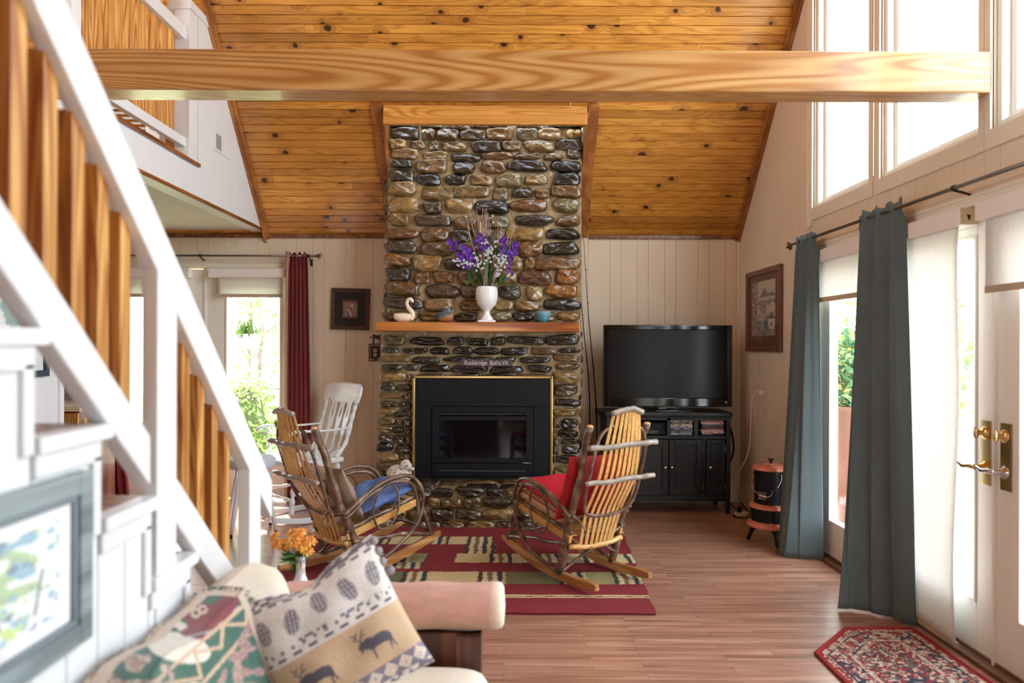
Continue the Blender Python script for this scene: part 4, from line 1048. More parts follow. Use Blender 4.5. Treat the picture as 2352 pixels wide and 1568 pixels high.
# fishing rods leaning by the chimney
for lab, pts in (('dark fishing rod leaning in the gap beside the chimney, nearer the stones', [(.70, 6.30, .0), (.745, 6.42, .9), (.70, 6.55, 1.6), (.64, 6.62, 2.35)]),
                 ('dark fishing rod leaning beside the chimney, closer to the television', [(.80, 6.30, .0), (.80, 6.42, .9), (.745, 6.55, 1.7), (.70, 6.62, 2.5)])):
    t = thing('fishing_rod', lab, 'fishing rod', pts[0]); P = spline(pts, 24)
    RB('shaft', MT['blackgloss'], MB().tube(P, np.linspace(.008, .0018, len(P)), 6), t)
    RB('grip', mat('cork_grip', (60, 50, 44), .8), MB().tube(P[:5], .013, 8), t)
    b = MB()
    for k in (8, 11, 14, 17, 20): b.lathe([(.006, -.001), (.008, 0), (.006, .001)], n=10, M=TR(P[k][0]+.009, P[k][1], P[k][2]) @ RX(PI/2), cap=False); b.ell(tuple(P[k]), (.005, .005, .008), n=6, m=4)
    RB('line_guide', MT['iron'], b, t)

# ================================================================ TELEVISION CORNER
tv = thing('television', 'large flat black television standing on the black media cabinet', 'television', (1.41, 6.36, .845))
def tbox(b, x0, x1, z0, z1, y0, y1): return b.box(x0, x1, y0, y1, z0, z1)
TVY = 6.33; ax = lambda p: pxX(p, TVY)-1.41; az = lambda p: pyZ(p, TVY)-.845
x0, x1, z0, z1 = ax(1386.5), ax(1682.5), az(932.5), az(745)
b = MB()
for (a, c, e, f) in ((x0, x0+.042, z0, z1), (x1-.042, x1, z0, z1), (x0+.042, x1-.042, z1-.042, z1), (x0+.042, x1-.042, z0, z0+.075)): b.box(a, c, -.03, .03, e, f)
b.box(x0+.02, x1-.02, .02, .055, z0+.02, z1-.02); b.build('bezel', MT['blackgloss'], tv, bevel=.006)
MB().box(x0+.04, x1-.04, -.018, .0, z0+.073, z1-.04).build('screen', MT['screen'], tv)
b = MB().box(-.06, .06, -.0, .06, .03, z0+.02); b.box(-.21, .21, -.10, .10, .004, .02); b.box(-.09, .09, -.035, .0, .02, z0); b.build('stand', MT['blackgloss'], tv, bevel=.005)
b = MB().prism([(-.012, .007), (-.004, .007), (0, -.002), (.004, .007), (.012, .007), (0, -.011)], -.0312, -.030, lambda a, c, h: (x1-.055+a, h, z0+.04+c)); b.build('logo', MT['ink'], tv)
# cabinet
cb_ = thing('media_cabinet', 'black wooden media cabinet with panelled doors and open cubbies in the corner', 'cabinet', (1.385, 6.18, 0))
CY = 6.18; cx = lambda p: pxX(p, CY)-1.385; cz = lambda p: pyZ(p, CY)
X0, X1 = cx(1394), cx(1679); D = .40
b = MB(); b.prism([(X0-.055, .06), (X0-.015, -.022), (X1+.012, -.022), (X1+.012, D), (X0-.055, D)], cz(954), cz(945), lambda a, c, h: (a, c, h))
b.prism([(X0-.045, .06), (X0-.008, -.012), (X1+.006, -.012), (X1+.006, D), (X0-.045, D)], cz(958), cz(954), lambda a, c, h: (a, c, h)); b.build('top', MT['blackwood'], cb_, bevel=.004)
b = MB(); zt = cz(958); zb_ = cz(1143)
b.box(X0, X0+.035, 0, .035, 0, zt); b.box(X1-.035, X1, 0, .035, 0, zt); b.box(X0, X0+.035, D-.035, D, 0, zt); b.box(X1-.035, X1, D-.035, D, 0, zt)
b.box(X0+.002, X0+.02, .03, D, zb_, zt); b.box(X1-.02, X1-.002, .03, D, zb_, zt); b.box(X0+.02, X1-.02, D-.015, D, zb_, zt); b.box(X0+.02, X1-.02, .004, D, zb_, cz(1136)); b.box(X0+.02, X1-.02, .004, D, cz(1007), cz(999))
b.box(X0+.03, X1-.03, .004, .02, zt-.022, zt); b.box(cx(1533), cx(1541), .004, D, cz(1000), zt); b.box(cx(1596), cx(1606), .02, D, cz(1000), zt); b.box(X0+.03, X1-.03, .004, .02, cz(1150), zb_+.002)
b.box(cx(1615), cx(1622), .002, .02, cz(1136), cz(1000)); b.box(cx(1430), cx(1440), .002, .02, cz(1136), cz(1000))
b.build('carcass', MT['blackwood'], cb_, bevel=.003)
for (p0, p1, kx) in ((1441, 1536, 1528), (1538, 1614, 1543), (1623, 1666, 1631), (1400, 1429, 1425)):
    dr = MB(); a, c, e, f = cx(p0), cx(p1), cz(1135), cz(1008); st = .05 if c-a > .2 else .035
    rr = [(a, a+st, e, f), (c-st, c, e, f), (a+st, c-st, e, e+st+.01), (a+st, c-st, f-st, f)]
    for r_ in rr: dr.box(r_[0], r_[1], -.006, .014, r_[2], r_[3])
    dr.box(a+st, c-st, .004, .012, e+st, f-st)
    for (u0, u1, v0, v1) in ((a+st, a+st+.008, e+st, f-st), (c-st-.008, c-st, e+st, f-st), (a+st, c-st, e+st+.01, e+st+.02), (a+st, c-st, f-st-.008, f-st)): dr.box(u0, u1, -.001, .006, v0, v1)
    d = dr.build('door', MT['blackwood'], cb_, bevel=.002)
    if kx > 1428:
        MB().lathe([(0, 0), (.008, 0), (.007, .010), (.014, .018), (.0145, .024), (.010, .030), (0, .032)], n=18, M=TR(cx(kx), -.006, cz(1071)) @ RX(PI/2)).build('knob', MT['chrome'], d, smooth=True)
    if p0 in (1538, 1623):
        for pz in (1030, 1114): MB().box(c-.002, c+.005, -.01, -.004, cz(pz+8), cz(pz-8)).build('hinge', MT['chrome'], d)
# receiver
t = thing('av_receiver', 'black receiver in the left cubby of the media cabinet', 'receiver', (1.385+cx(1495), 6.22, cz(999)))
MB().box(-.19, .165, 0, .30, .004, .105).build('case', MT['black'], t, bevel=.003)
MB().lathe([(0, 0), (.018, 0), (.016, .014), (0, .015)], n=20, M=TR(.135, 0, .07) @ RX(PI/2)).build('dial', MT['blackgloss'], t, smooth=True)
MB().box(-.16, .09, -.003, .001, .012, .04).build('display', MT['blackgloss'], t); MB().box(-.16, .10, -.004, .001, .055, .058).build('trim_line', MT['iron'], t)
# discs
q = random.Random(2)
spine = [((196, 196, 200), (60, 60, 66)), ((40, 34, 30), (190, 150, 110)), ((206, 196, 180), (110, 80, 60)), ((190, 190, 196), (90, 90, 110)), ((64, 74, 92), (200, 200, 210)), ((80, 90, 108), (170, 90, 80)), ((60, 72, 90), (170, 190, 200)), ((150, 160, 172), (230, 230, 230))]
spine2 = [((170, 130, 120), (190, 40, 40)), ((216, 180, 168), (200, 70, 60)), ((50, 58, 70), (130, 140, 150)), ((40, 36, 36), (150, 60, 50)), ((44, 44, 50), (190, 60, 50)), ((206, 180, 168), (150, 150, 150)), ((220, 206, 196), (190, 60, 60)), ((14, 14, 16), (230, 230, 230))]
names_ = ['topmost', 'second from the top', 'third from the top', 'fourth from the top', 'fourth from the bottom', 'third from the bottom', 'second from the bottom', 'bottom']
for si, (pc0, sp_) in enumerate(((1567, spine), (1640, spine2))):
    for k in range(8):
        zc = cz(998.2-(7-k)*4.25)
        t = thing('dvd_case', '%s dvd case of the %s stack in the media cabinet' % (names_[k], 'middle cubby' if si == 0 else 'right cubby'), 'dvd case', (1.385+cx(pc0)+q.uniform(-.006, .006), 6.20+q.uniform(0, .008), zc), group='dvd cases in the media cabinet')
        a, c2 = sp_[k]; MB().box(-.095, .095, .0, .135, .0006, .0148, col=None).build('case', mat('dvd_spine_%d_%d' % (si, k), a, .35), t, bevel=.001)
        if not (si == 1 and k == 7):
            b = MB(); x = -.08
            while x < .08:
                wd = q.uniform(.008, .04)
                if q.random() < .6: b.box(x, min(x+wd, .088), -.0006, 0, .004, .0115)
                x += wd+.006
            if b.n: b.build('spine_print', mat('dvd_print_%d_%d' % (si, k), c2, .4), t)
        else:
            text('FIREWALL', .012, MT['ink'], TR(-.04, -.0008, .0078) @ FACE, parent=None, width=.075).parent = t
# runner, remotes
t = thing('table_runner', 'narrow red and tan woven runner lying under the television', 'runner', (1.42, 6.26, .8475))
def rc(u, v, p):
    n = vn(u*26, v*7)
    if abs(v-.5) > .42: return L((190, 150, 120))
    if .58 < u < .92 and abs(v-.45) < .36-.5*abs(u-.75): return L((184, 134, 76)) if n > .35 else L((150, 110, 60))
    return L((142, 50, 52)) if n > .5 else L((90, 62, 46))
MB().grid(110, 24, lambda u, v: (-.37+.76*u, -.075+.15*v, .001+.0008*math.sin(u*40)), rc).build('cloth', MT['tapestry'], t, solid=.002)
for (px, lab, sx) in ((1466, 'small dark toy car shaped object left of the remote on the cabinet', .03), (1485, 'black remote beside the television base, left of the pair', .035), (1500, 'black remote beside the television base, right of the pair', .032)):
    t = thing('remote_control', lab, 'remote', (pxX(px, 6.21), 6.21, .8505)); MB().ell((0, 0, .012), (sx, .05, .012), n=16, m=8).build('shell', MT['blackgloss'], t, smooth=True)
    b = MB()
    for k in range(6): b.ell((-.012+.012*(k % 3), -.02+.02*(k//3), .0225), (.004, .004, .002), n=6, m=4)
    b.build('button', MT['iron'], t)

# ---- right wall: landscape picture, outlets, cords
t = thing('landscape_picture', 'misty village watercolour in a dark wood frame on the right wall', 'picture', (XR, 6.0, 1.72))
Y0_, Y1_, Z0_, Z1_ = 5.60, 6.40, 1.372, 2.052
b = MB(); rect_frame(b, RW, Y0_, Y1_, Z0_, Z1_, .045, .0, .03); RB('frame', MT['picwood'], b, t, bevel=.008)
RB('mat_board', mat('mauve_mat', (112, 72, 60), .6), rectp(MB(), RW, Y0_+.04, Y1_-.04, Z0_+.04, Z1_-.04, .004, .012), t)
def land(u, v, p):
    u = 1-u    # seen from inside the room the far end is on the left
    n = vn(u*20, v*26)*.5+vn(u*50, v*60)*.5
    sky = np.array(L((206, 186, 166)))
    c = sky*(.94+.1*n)
    if v < .86 and v > .70 and v < .72+.14*math.exp(-((u-.55)/.12)**2)+.06*math.exp(-((u-.85)/.14)**2): c = np.array(L((128, 120, 120)))
    if v < .66 and n > .42 and v > .5+.1*math.sin(u*9): c = np.array(L((134, 122, 116)))
    if u < .25 and n > .40: c = np.array(L((130, 120, 112)))
    if v < .42 and n > .52: c = np.array(L((138, 126, 120)))
    if v < .28 and u > .3 and vn(u*24, v*8) > .5: c = np.array(L((78, 96, 116)))
    if .74 < u < .97 and .12 < v < .30: c = np.array(L((216, 196, 176)))
    if .70 < u < 1 and .30 < v < .42-.8*abs(u-.86): c = np.array(L((98, 98, 108)))
    if v < .12 and n > .4: c = np.array(L((150, 140, 130)))
    if .82 < u < .87 and .17 < v < .23: c = np.array(L((70, 60, 60)))
    return c
RB('watercolour', MT['paint'], MB().grid(90, 110, lambda u, v: RW(Y0_+.13+(Y1_-Y0_-.26)*u, Z0_+.13+(Z1_-Z0_-.23)*v, .014), land), t)
RB('glass', MT['glass'], rectp(MB(), RW, Y0_+.04, Y1_-.04, Z0_+.04, Z1_-.04, .018, .02), t)
for py_, y, lab in ((938, 6.28, 'tan outlet plate, the far one of the three on the right wall'), (947, 5.99, 'tan outlet plate with the white cord plugged in'), (952, 5.93, 'tan switch plate just right of the plugged outlet')):
    t = thing('outlet_plate', lab, 'outlet', (XR, y, pyZ(py_, y)), group='outlet plates on the right wall')
    MB().box(-.006, -.0005, -.028, .028, -.058, .058).build('plate', mat('ivory_plate', (232, 212, 184), .4), t, bevel=.002)
    b = MB()
    for dz in (-.024, .024): b.box(-.009, -.006, -.015, .015, dz-.014, dz+.014)
    b.build('socket', mat('ivory_socket2', (206, 184, 152), .4), t, bevel=.002)
P = spline([(XR-.02, 5.99, 1.06-.02), (XR-.05, 6.0, 1.05), (XR-.075, 6.08, .98), (XR-.06, 6.16, .70), (XR-.07, 6.2, .5), (XR-.12, 6.3, .33), (XR-.17, 6.35, .25), (XR-.19, 6.35, .12), (XR-.2, 6.34, .02)], 50)
o = MB().tube(P, .0045, 8).box(XR-.05, XR-.004, 5.975, 6.005, 1.02, 1.05).build('white_cable', mat('white_cord', (236, 226, 208), .5), smooth=True); tag(o, 'white power cord hanging from the outlet to the floor', 'cord')
P = spline([(1.945, 6.55, .78), (2.0, 6.5, .70), (2.02, 6.45, .52), (1.98, 6.45, .38), (1.93, 6.48, .30), (1.9, 6.5, .24)], 40)
o = MB().tube(P, .009, 8).build('black_cable', MT['black'], smooth=True); tag(o, 'thick black cable bowing out behind the media cabinet', 'cable')
P = spline([(1.90, 6.45, .16), (1.98, 6.35, .03), (2.0, 6.2, .008), (1.9, 6.08, .008), (1.97, 6.0, .008), (2.06, 6.15, .008), (2.05, 6.35, .06)], 50)
o = MB().tube(P, .005, 8).build('black_cable', MT['black'], smooth=True); tag(o, 'thin black cord coiled on the floor beside the cabinet', 'cord')
t = thing('power_strip', 'small white power strip on the floor beside the cabinet leg', 'power strip', (1.985, 6.12, 0), (0, 0, .4)); MB().box(-.06, .06, -.025, .025, 0.0005, .03).build('case', mat('ivory_strip', (206, 190, 164), .4), t, bevel=.004)
b = MB().box(-.035, -.01, -.015, .015, .03, .075); b.build('plug', MT['black'], t, bevel=.004)

# ---- kerosene heater
ht = thing('kerosene_heater', 'pink and black round kerosene heater standing in the corner by the curtain', 'heater', (1.93, 5.30, 0))
def cyl(name, m, prof, n=40, **k): return MB().lathe(prof, n=n).build(name, m, ht, auto=40, **k)
cyl('base_ring', MT['pink'], [(.10, .115), (.145, .112), (.165, .12), (.168, .132), (.16, .146), (.138, .160), (.10, .162)])
cyl('tank', MT['black'], [(.136, .155), (.136, .262), (.10, .262)])
cyl('middle_ring', MT['pink'], [(.10, .250), (.140, .250), (.150, .258), (.148, .272), (.132, .285), (.10, .287)])
cyl('drum', MT['black'], [(.115, .28), (.115, .53), (.11, .534)])
cyl('lid', MT['pink'], [(.09, .525), (.125, .525), (.132, .532), (.128, .545), (.10, .560), (.05, .569), (0, .570)])
MB().lathe([(.008, .568), (.008, .585), (.022, .598), (.024, .603), (.015, .607), (0, .608)], n=20).build('lid_knob', MT['blackgloss'], ht, smooth=True)
b = MB()
for k in range(40): a = 2*PI*k/40; b.ell((.128*math.cos(a), .128*math.sin(a), .2865), (.003, .003, .0015), n=5, m=3)
for k in range(9): a = 2*PI*k/9; b.box(-.016, .016, -.004, .004, 0, .0012, M=TR(.075*math.cos(a), .075*math.sin(a), .5655) @ RZ(a+.4))
b.build('vent_grille', MT['blackgloss'], ht)
b = MB()
for zc, rr, nn, s_ in ((.495, .1155, 14, .012), (.225, .1365, 14, .014)):
    for k in range(nn):
        a = 2*PI*k/nn; Mx = TR(rr*math.cos(a), rr*math.sin(a), zc) @ RZ(a-PI/2) @ RX(PI/2)
        for j in range(4):
            aa = j*PI/2+PI/4; V = xf(Mx, np.array([(0, 0, .0), (s_*math.cos(aa-.35), s_*math.sin(aa-.35), 0), (s_*math.cos(aa+.35), s_*math.sin(aa+.35), 0), (0, 0, -.003), (s_*math.cos(aa-.35), s_*math.sin(aa-.35), -.003), (s_*math.cos(aa+.35), s_*math.sin(aa+.35), -.003)]))
            b.add(V, [(0, 1, 2), (5, 4, 3), (0, 3, 4, 1), (1, 4, 5, 2), (2, 5, 3, 0)])
b.build('cutout', MT['blackgloss'], ht)
b = MB()
for k in range(14): a = 2*PI*k/14+.2; b.ell((.116*math.cos(a), .116*math.sin(a), .513), (.0035, .0035, .0035), n=6, m=4)
for a, z, r in ((-1.9, .165, .137), (-2.05, .35, .119)): b.ell((r*math.cos(a), r*math.sin(a), z), (.006, .006, .006), n=8, m=6)
b.build('rivet', MT['brass'], ht)
def curved(a0, a1, z0, z1, r, nu=10, nv=2): return MB().grid(nu, nv, lambda u, v: (r*math.cos(a0+(a1-a0)*u), r*math.sin(a0+(a1-a0)*u), z0+(z1-z0)*v))
dd = curved(-2.75, -1.98, .305, .40, .1175).build('door', MT['black'], ht, solid=.003)
b = MB()
for i in range(7):
    for j in range(7):
        if (i+j) % 2 == 0: a = -2.66+i*.075; z = .325+j*.008; rr = .1195; b.ell((rr*math.cos(a), rr*math.sin(a), z), (.004, .004, .0042), n=5, m=4)
b.build('mica_grid', mat('mica_pink', (226, 190, 184), .5), dd)
for k in range(3):
    a = math.radians(-100+120*k) if k else math.radians(-95); a = [-1.62, 2.7, .45][k]
    ca, sa = math.cos(a), math.sin(a)
    MB().tube([(.10*ca, .10*sa, .115), (.125*ca, .125*sa, .09), (.14*ca, .14*sa, .05), (.155*ca, .155*sa, .015), (.165*ca, .165*sa, .006)], [.032, .024, .015, .017, .010], 10, sq=.8).build('leg', MT['black'], ht, smooth=True)
b = MB(); P = spline([(.03, -.116, .51), (.028, -.125, .47), (.0, -.14, .425), (-.035, -.15, .405), (-.05, -.155, .40), (-.05, -.16, .375), (-.075, -.155, .355)], 30); b.tube(P, .0028, 6)
P = spline([(-.105, .03, .45), (-.13, .0, .445), (-.15, -.03, .42), (-.145, -.06, .39), (-.125, -.1, .365)], 20); b.tube(P, .0028, 6); b.tube([(-.13, -.10, .366), (-.115, -.115, .36), (-.08, -.15, .354)], [.006, .009, .006], 8)
b.build('bail_handle', MT['chrome'], ht, smooth=True)
# ================================================================ RUGS
def rug_main(u, v, p):
    x, y = p[0], p[1]; RED = L((124, 26, 34)); CR = L((198, 178, 132)); GR = L((112, 110, 76)); OL = L((146, 136, 92))
    xx = x+.003*math.sin(y*9)+.05*(y-4.7)*0
    def stripes(a, c, base):
        if a <= xx <= c:
            f = (xx-a+.003*math.sin(y*31))/.03; k = int(math.floor(f)); r = f-k
            pal = [(60, 52, 46), (206, 188, 150), (120, 96, 66), (206, 188, 150), (44, 50, 62), (196, 170, 120)]
            return L(pal[k % 6])
        return base
    if 5.164 < y < 5.373 and -1.28 < x < -.07:
        for a in (-1.02, -.60, -.27): 
            if a <= xx <= a+.2: return stripes(a, a+.2, CR)
        return CR
    if 4.939 < y <= 5.164 and -.27 < x < -.06: return stripes(-.27, -.06, CR)
    if 4.733 < y <= 4.939:
        if x < -.52 and x > -1.30:
            if -.62 > xx > -.86: return stripes(-.86, -.62, CR)
            return OL if x > -.62 else CR
        if x > -.32:
            for a in (-.10, .22, .52, .80):
                if a <= xx <= a+.15: return stripes(a, a+.15, CR)
            return CR
        return RED
    if 4.60 < y <= 4.733 and -.72 < x < -.52: return stripes(-.72, -.52, CR)
    if 4.314 < y <= 4.544 and x > -1.0:
        for a in (-.62, -.16, .33, .66):
            if a <= xx <= a+.17: return stripes(a, a+.17, CR)
        return GR if (x < -.62 or .0 < x < .33) else OL if x > .5 else CR
    if 4.106 < y < 4.127 or 4.078 < y < 4.095: return CR
    return RED
b = MB()
cor = [(-1.40, 3.845), (.80, 3.845), (.90, 5.66), (-1.40, 5.66)]
def rf(u, v):
    x0 = cor[0][0]*(1-v)+cor[3][0]*v; x1 = cor[1][0]*(1-v)+cor[2][0]*v
    y0 = cor[0][1]; y1 = cor[3][1]
    return (x0+(x1-x0)*u+.004*math.sin(v*40), y0+(y1-y0)*v+.003*math.sin(u*50), .012)
b.grid(260, 210, rf, rug_main); b.box(-1.40, .80, 3.85, 5.66, .0005, .008, col=L((120, 30, 38)))
tag(b.build('area_rug', MT['ruggy']), 'large red area rug with cream and striped blocks under the twig rockers', 'rug')
OCT = [(1.436, 3.37), (1.707, 3.66), (2.045, 3.665), (2.045, 2.35), (1.707, 2.06), (1.436, 2.35)]
def inset(P, d):
    cx_, cy_ = sum(p[0] for p in P)/len(P), sum(p[1] for p in P)/len(P)
    return [(x+(cx_-x)*d*2.2, y+(cy_-y)*d*.9) for x, y in P]
def mat_col(u, v, p):
    x, y = p[0], p[1]
    dmin = min(segd(x, y, OCT[i], OCT[(i+1) % 6]) for i in range(6))
    RED, CRM, NV, PK = L((126, 34, 38)), L((186, 166, 146)), L((50, 50, 62)), L((150, 78, 76))
    if dmin < .02: return L((142, 30, 34))
    n1 = vn(x*60, y*60); n2 = vn(x*34+7, y*34); n3 = vn(x*110, y*110)
    if dmin < .05: return CRM if n3 > .45 else RED
    if dmin < .056: return NV
    if dmin < .13:
        fl = math.sin(x*45)*math.sin(y*45)
        return PK if fl > .5 and n3 > .35 else (NV if n1 < .33 else (CRM if n3 > .38 else RED))
    if dmin < .137: return NV
    if dmin < .16: return CRM if n3 > .4 else PK
    if abs(x-1.75)+abs(y-2.86)*.45 < .17: return NV if n2 > .55 else (RED if n3 > .4 else CRM)
    return (RED if n2 > .42 else L((84, 42, 46))) if n3 > .45 else (CRM if n1 > .45 else L((90, 100, 90)))
b = MB(); nx, ny = 110, 260; X = np.linspace(1.436, 2.045, nx); Yy = np.linspace(2.06, 3.665, ny)
V, idx, C = [], {}, []
for i, x in enumerate(X):
    for j, y in enumerate(Yy):
        if inpoly(x, y, OCT) or min(segd(x, y, OCT[k], OCT[(k+1) % 6]) for k in range(6)) < .004:
            idx[i, j] = len(V); V.append((x, y, .009)); C.append(mat_col(0, 0, (x, y)))
F = [(idx[i, j], idx[i+1, j], idx[i+1, j+1], idx[i, j+1]) for i in range(nx-1) for j in range(ny-1) if all(k in idx for k in ((i, j), (i+1, j), (i+1, j+1), (i, j+1)))]
b.add(V, F, np.array(C)); b.prism(OCT, .0005, .0085, lambda a, c, h: (a, c, h), col=L((120, 30, 34)))
P = []; 
for i in range(6):
    a, c = OCT[i], OCT[(i+1) % 6]; P += [(a[0]+(c[0]-a[0])*t/8, a[1]+(c[1]-a[1])*t/8, .008) for t in range(8)]
b.tube(P, .008, 6, closed=True, col=L((150, 40, 42)))
tag(b.build('door_mat', MT['ruggy']), 'small red bordered octagonal oriental mat in front of the brass handled doors', 'mat')

# ================================================================ STAIRS
XS = -.80
st = thing('staircase', 'white painted staircase with brown square balusters climbing past the sofa', 'staircase', (-1.25, 2.6, 0))
def SW(u, z, d): return (XS+d, u, z)
noses = [(1.893+.2063*k, .887-.1865*k) for k in range(-5, 5)]   # (far edge of the tread, its top)
noses = [(y, z) for y, z in noses if z > .1]
prof = []
for y, z in sorted(noses):          # near to far, high to low
    prof.append((y-.03, z))
poly = []
ys = sorted(noses)
y_near = ys[0][0]-.03-.2063
poly.append((y_near, 0)); poly.append((y_near, ys[0][1]-.03))
for k, (y, z) in enumerate(ys):
    poly.append((y-.03, z-.03)); 
    nz = ys[k+1][1]-.03 if k+1 < len(ys) else 0
    poly.append((y-.03, nz))
# stepped side wall (towards the sofa) made of boards
b = MB()
for k, (y, z) in enumerate(ys):
    a0 = y-.03-.2063
    for j in range(2):
        u0, u1 = a0+j*.10315, a0+(j+1)*.10315
        b.prism([(u0+.0015, 0), (u1-.0015, 0), (u1-.0015, z-.03), (u0+.0015, z-.03)], -.03, -.006, SW)
        b.prism([(u0-.002, 0), (u1+.002, 0), (u1+.002, z-.03), (u0-.002, z-.03)], -.03, -.010, SW)
RB('side_wall', MT['wall_left'], b, st)
for k, (y, z) in enumerate(ys):
    a0 = y-.2363
    b = MB()
    pr = [(a0, z-.03), (y-.012, z-.03), (y-.003, z-.026), (y, z-.015), (y-.003, z-.004), (y-.012, z), (a0, z)]
    b.prism(pr, -.96, -.032, SW); RB('tread', MT['treadw'], b, st)
    b = MB().prism(pr, -.031, .012, SW); RB('tread_return', MT['white'], b, st, bevel=.002)
    b = MB(); b.prism([(a0, z-.072), (y-.034, z-.072), (y-.034, z-.03), (a0, z-.03)], -.006, .004, SW)
    b.prism([(y-.062, z-.03-.1865), (y-.034, z-.03-.1865), (y-.034, z-.06), (y-.062, z-.06)], -.006, .004, SW)
    RB('side_molding', MT['white'], b, st, bevel=.003)
    b = MB(); b.prism([(y-.045, max(0, z-.19)), (y-.032, max(0, z-.19)), (y-.032, z-.03), (y-.045, z-.03)], -.955, -.006, SW); RB('riser', MT['white'], b, st)
b = MB(); b.prism([(ys[0][0]-.25, 0), (ys[-1][0]-.03, 0), (ys[-1][0]-.03, .1), (ys[0][0]-.25, ys[0][1]-.04)], -.96, -.93, SW); RB('far_stringer', MT['wall_left'], b, st)
# the sloped rails
zt = lambda y: 1.714-.92*(y-1.69)
zb = lambda y: 1.216-.89*(y-1.649)
def sloped(name, f, y0, y1, thick, m=MT['white'], d0=-.038, d1=0):
    b = MB(); b.prism([(y0, f(y0)-thick), (y1, f(y1)-thick), (y1, f(y1)), (y0, f(y0))], d0, d1, SW); return RB(name, m, b, st, bevel=.004)
sloped('handrail', zt, .55, 2.52, .130)
sloped('bottom_rail', zb, .55, 1.655, .112); sloped('bottom_rail', zb, 1.785, 2.29, .112)
PY = [(1.684, 1.785, .887+.1865-.005), (2.297, 2.40, .513)]
for y0, y1, zf in PY:
    b = MB(); b.prism([(y0, zf-.30 if y0 < 2 else zf-.03), (y1, zf-.30 if y0 < 2 else zf-.03), (y1, zt(y1)-.125), (y0, zt(y0)-.125)], -.0375, .0005, SW); RB('newel_post', MT['white'], b, st, bevel=.003)
bal = [1.563-.0870*k for k in range(-0, 12)]+[1.773+.0935*k for k in range(0, 5)]
for y in bal:
    b = MB(); b.prism([(y, zb(y)-.02), (y+.041, zb(y+.041)-.02), (y+.041, zt(y+.041)-.125), (y, zt(y)-.125)], -.062, -.022, SW)
    RB('baluster', MT['baluster'], b, st, bevel=.002)

# framed watercolour on the stair wall
t = thing('watercolour_picture', 'pale green and blue watercolour in a grey washed frame on the stair wall', 'picture', (XS, 1.15, 1.02))
Ya, Yb_, Za, Zb_ = .88, 1.393, .862, 1.180
b = MB(); rect_frame(b, SW, Ya, Yb_, Za, Zb_, .040, -.006, .018); RB('frame', MT['greyframe'], b, t, bevel=.003)
b = MB(); rect_frame(b, SW, Ya+.04, Yb_-.04, Za+.04, Zb_-.04, .010, -.006, .012); RB('inner_lip', mat('slate_lip', (120, 134, 142), .4), b, t)
RB('mat_board', mat('white_mat', (232, 234, 236), .7), rectp(MB(), SW, Ya+.045, Yb_-.045, Za+.045, Zb_-.045, -.006, .004), t)
def wc(u, v, p):
    n = vn(u*9, v*9); n2 = vn(u*26+3, v*22); n3 = vn(u*14+9, v*12+4)
    c = np.array(L((232, 238, 240)))
    if n > .52 and v > .35: c = np.array(L((170, 200, 140)))*(.8+.3*n2)
    if n3 > .62: c = np.array(L((130, 176, 196)))
    if v < .45 and n2 > .55 and u < .75: c = np.array(L((190, 214, 110)))
    if n > .7 and n2 > .6: c = np.array(L((84, 110, 150)))
    if segd(u, v, (.80, .14), (.86, .56)) < .012: c = np.array(L((60, 70, 84)))
    return c*.8+np.array(L((232, 238, 240)))*.2
RB('painting', MT['paint'], MB().grid(90, 60, lambda u, v: SW(Ya+.085+(Yb_-Ya-.17)*u, Za+.075+(Zb_-Za-.15)*v, .0045), wc), t)
# framed botanical on the partition wall
PWf = lambda u, z, d: (-2.60+d, u, z)
t = thing('botanical_picture', 'large leaf print in a dark blue frame on the white wall beyond the stairs', 'picture', (-2.6, 3.7, 1.6))
b = MB(); rect_frame(b, PWf, 3.10, 4.14, 1.235, 2.28, .035, 0, .025); RB('frame', mat('navy_frame', (42, 52, 72), .4), b, t, bevel=.003)
RB('mat_board', mat('white_mat2', (236, 238, 240), .6), rectp(MB(), PWf, 3.12, 4.12, 1.25, 2.26, .002, .008), t)
RB('print', MT['paint'], MB().grid(50, 50, lambda u, v: PWf(3.26+.68*u, 1.44+.66*v, .009), lambda u, v, p: L((150, 178, 170)) if vn(u*16, v*16) > .58 else L((232, 236, 238))), t)

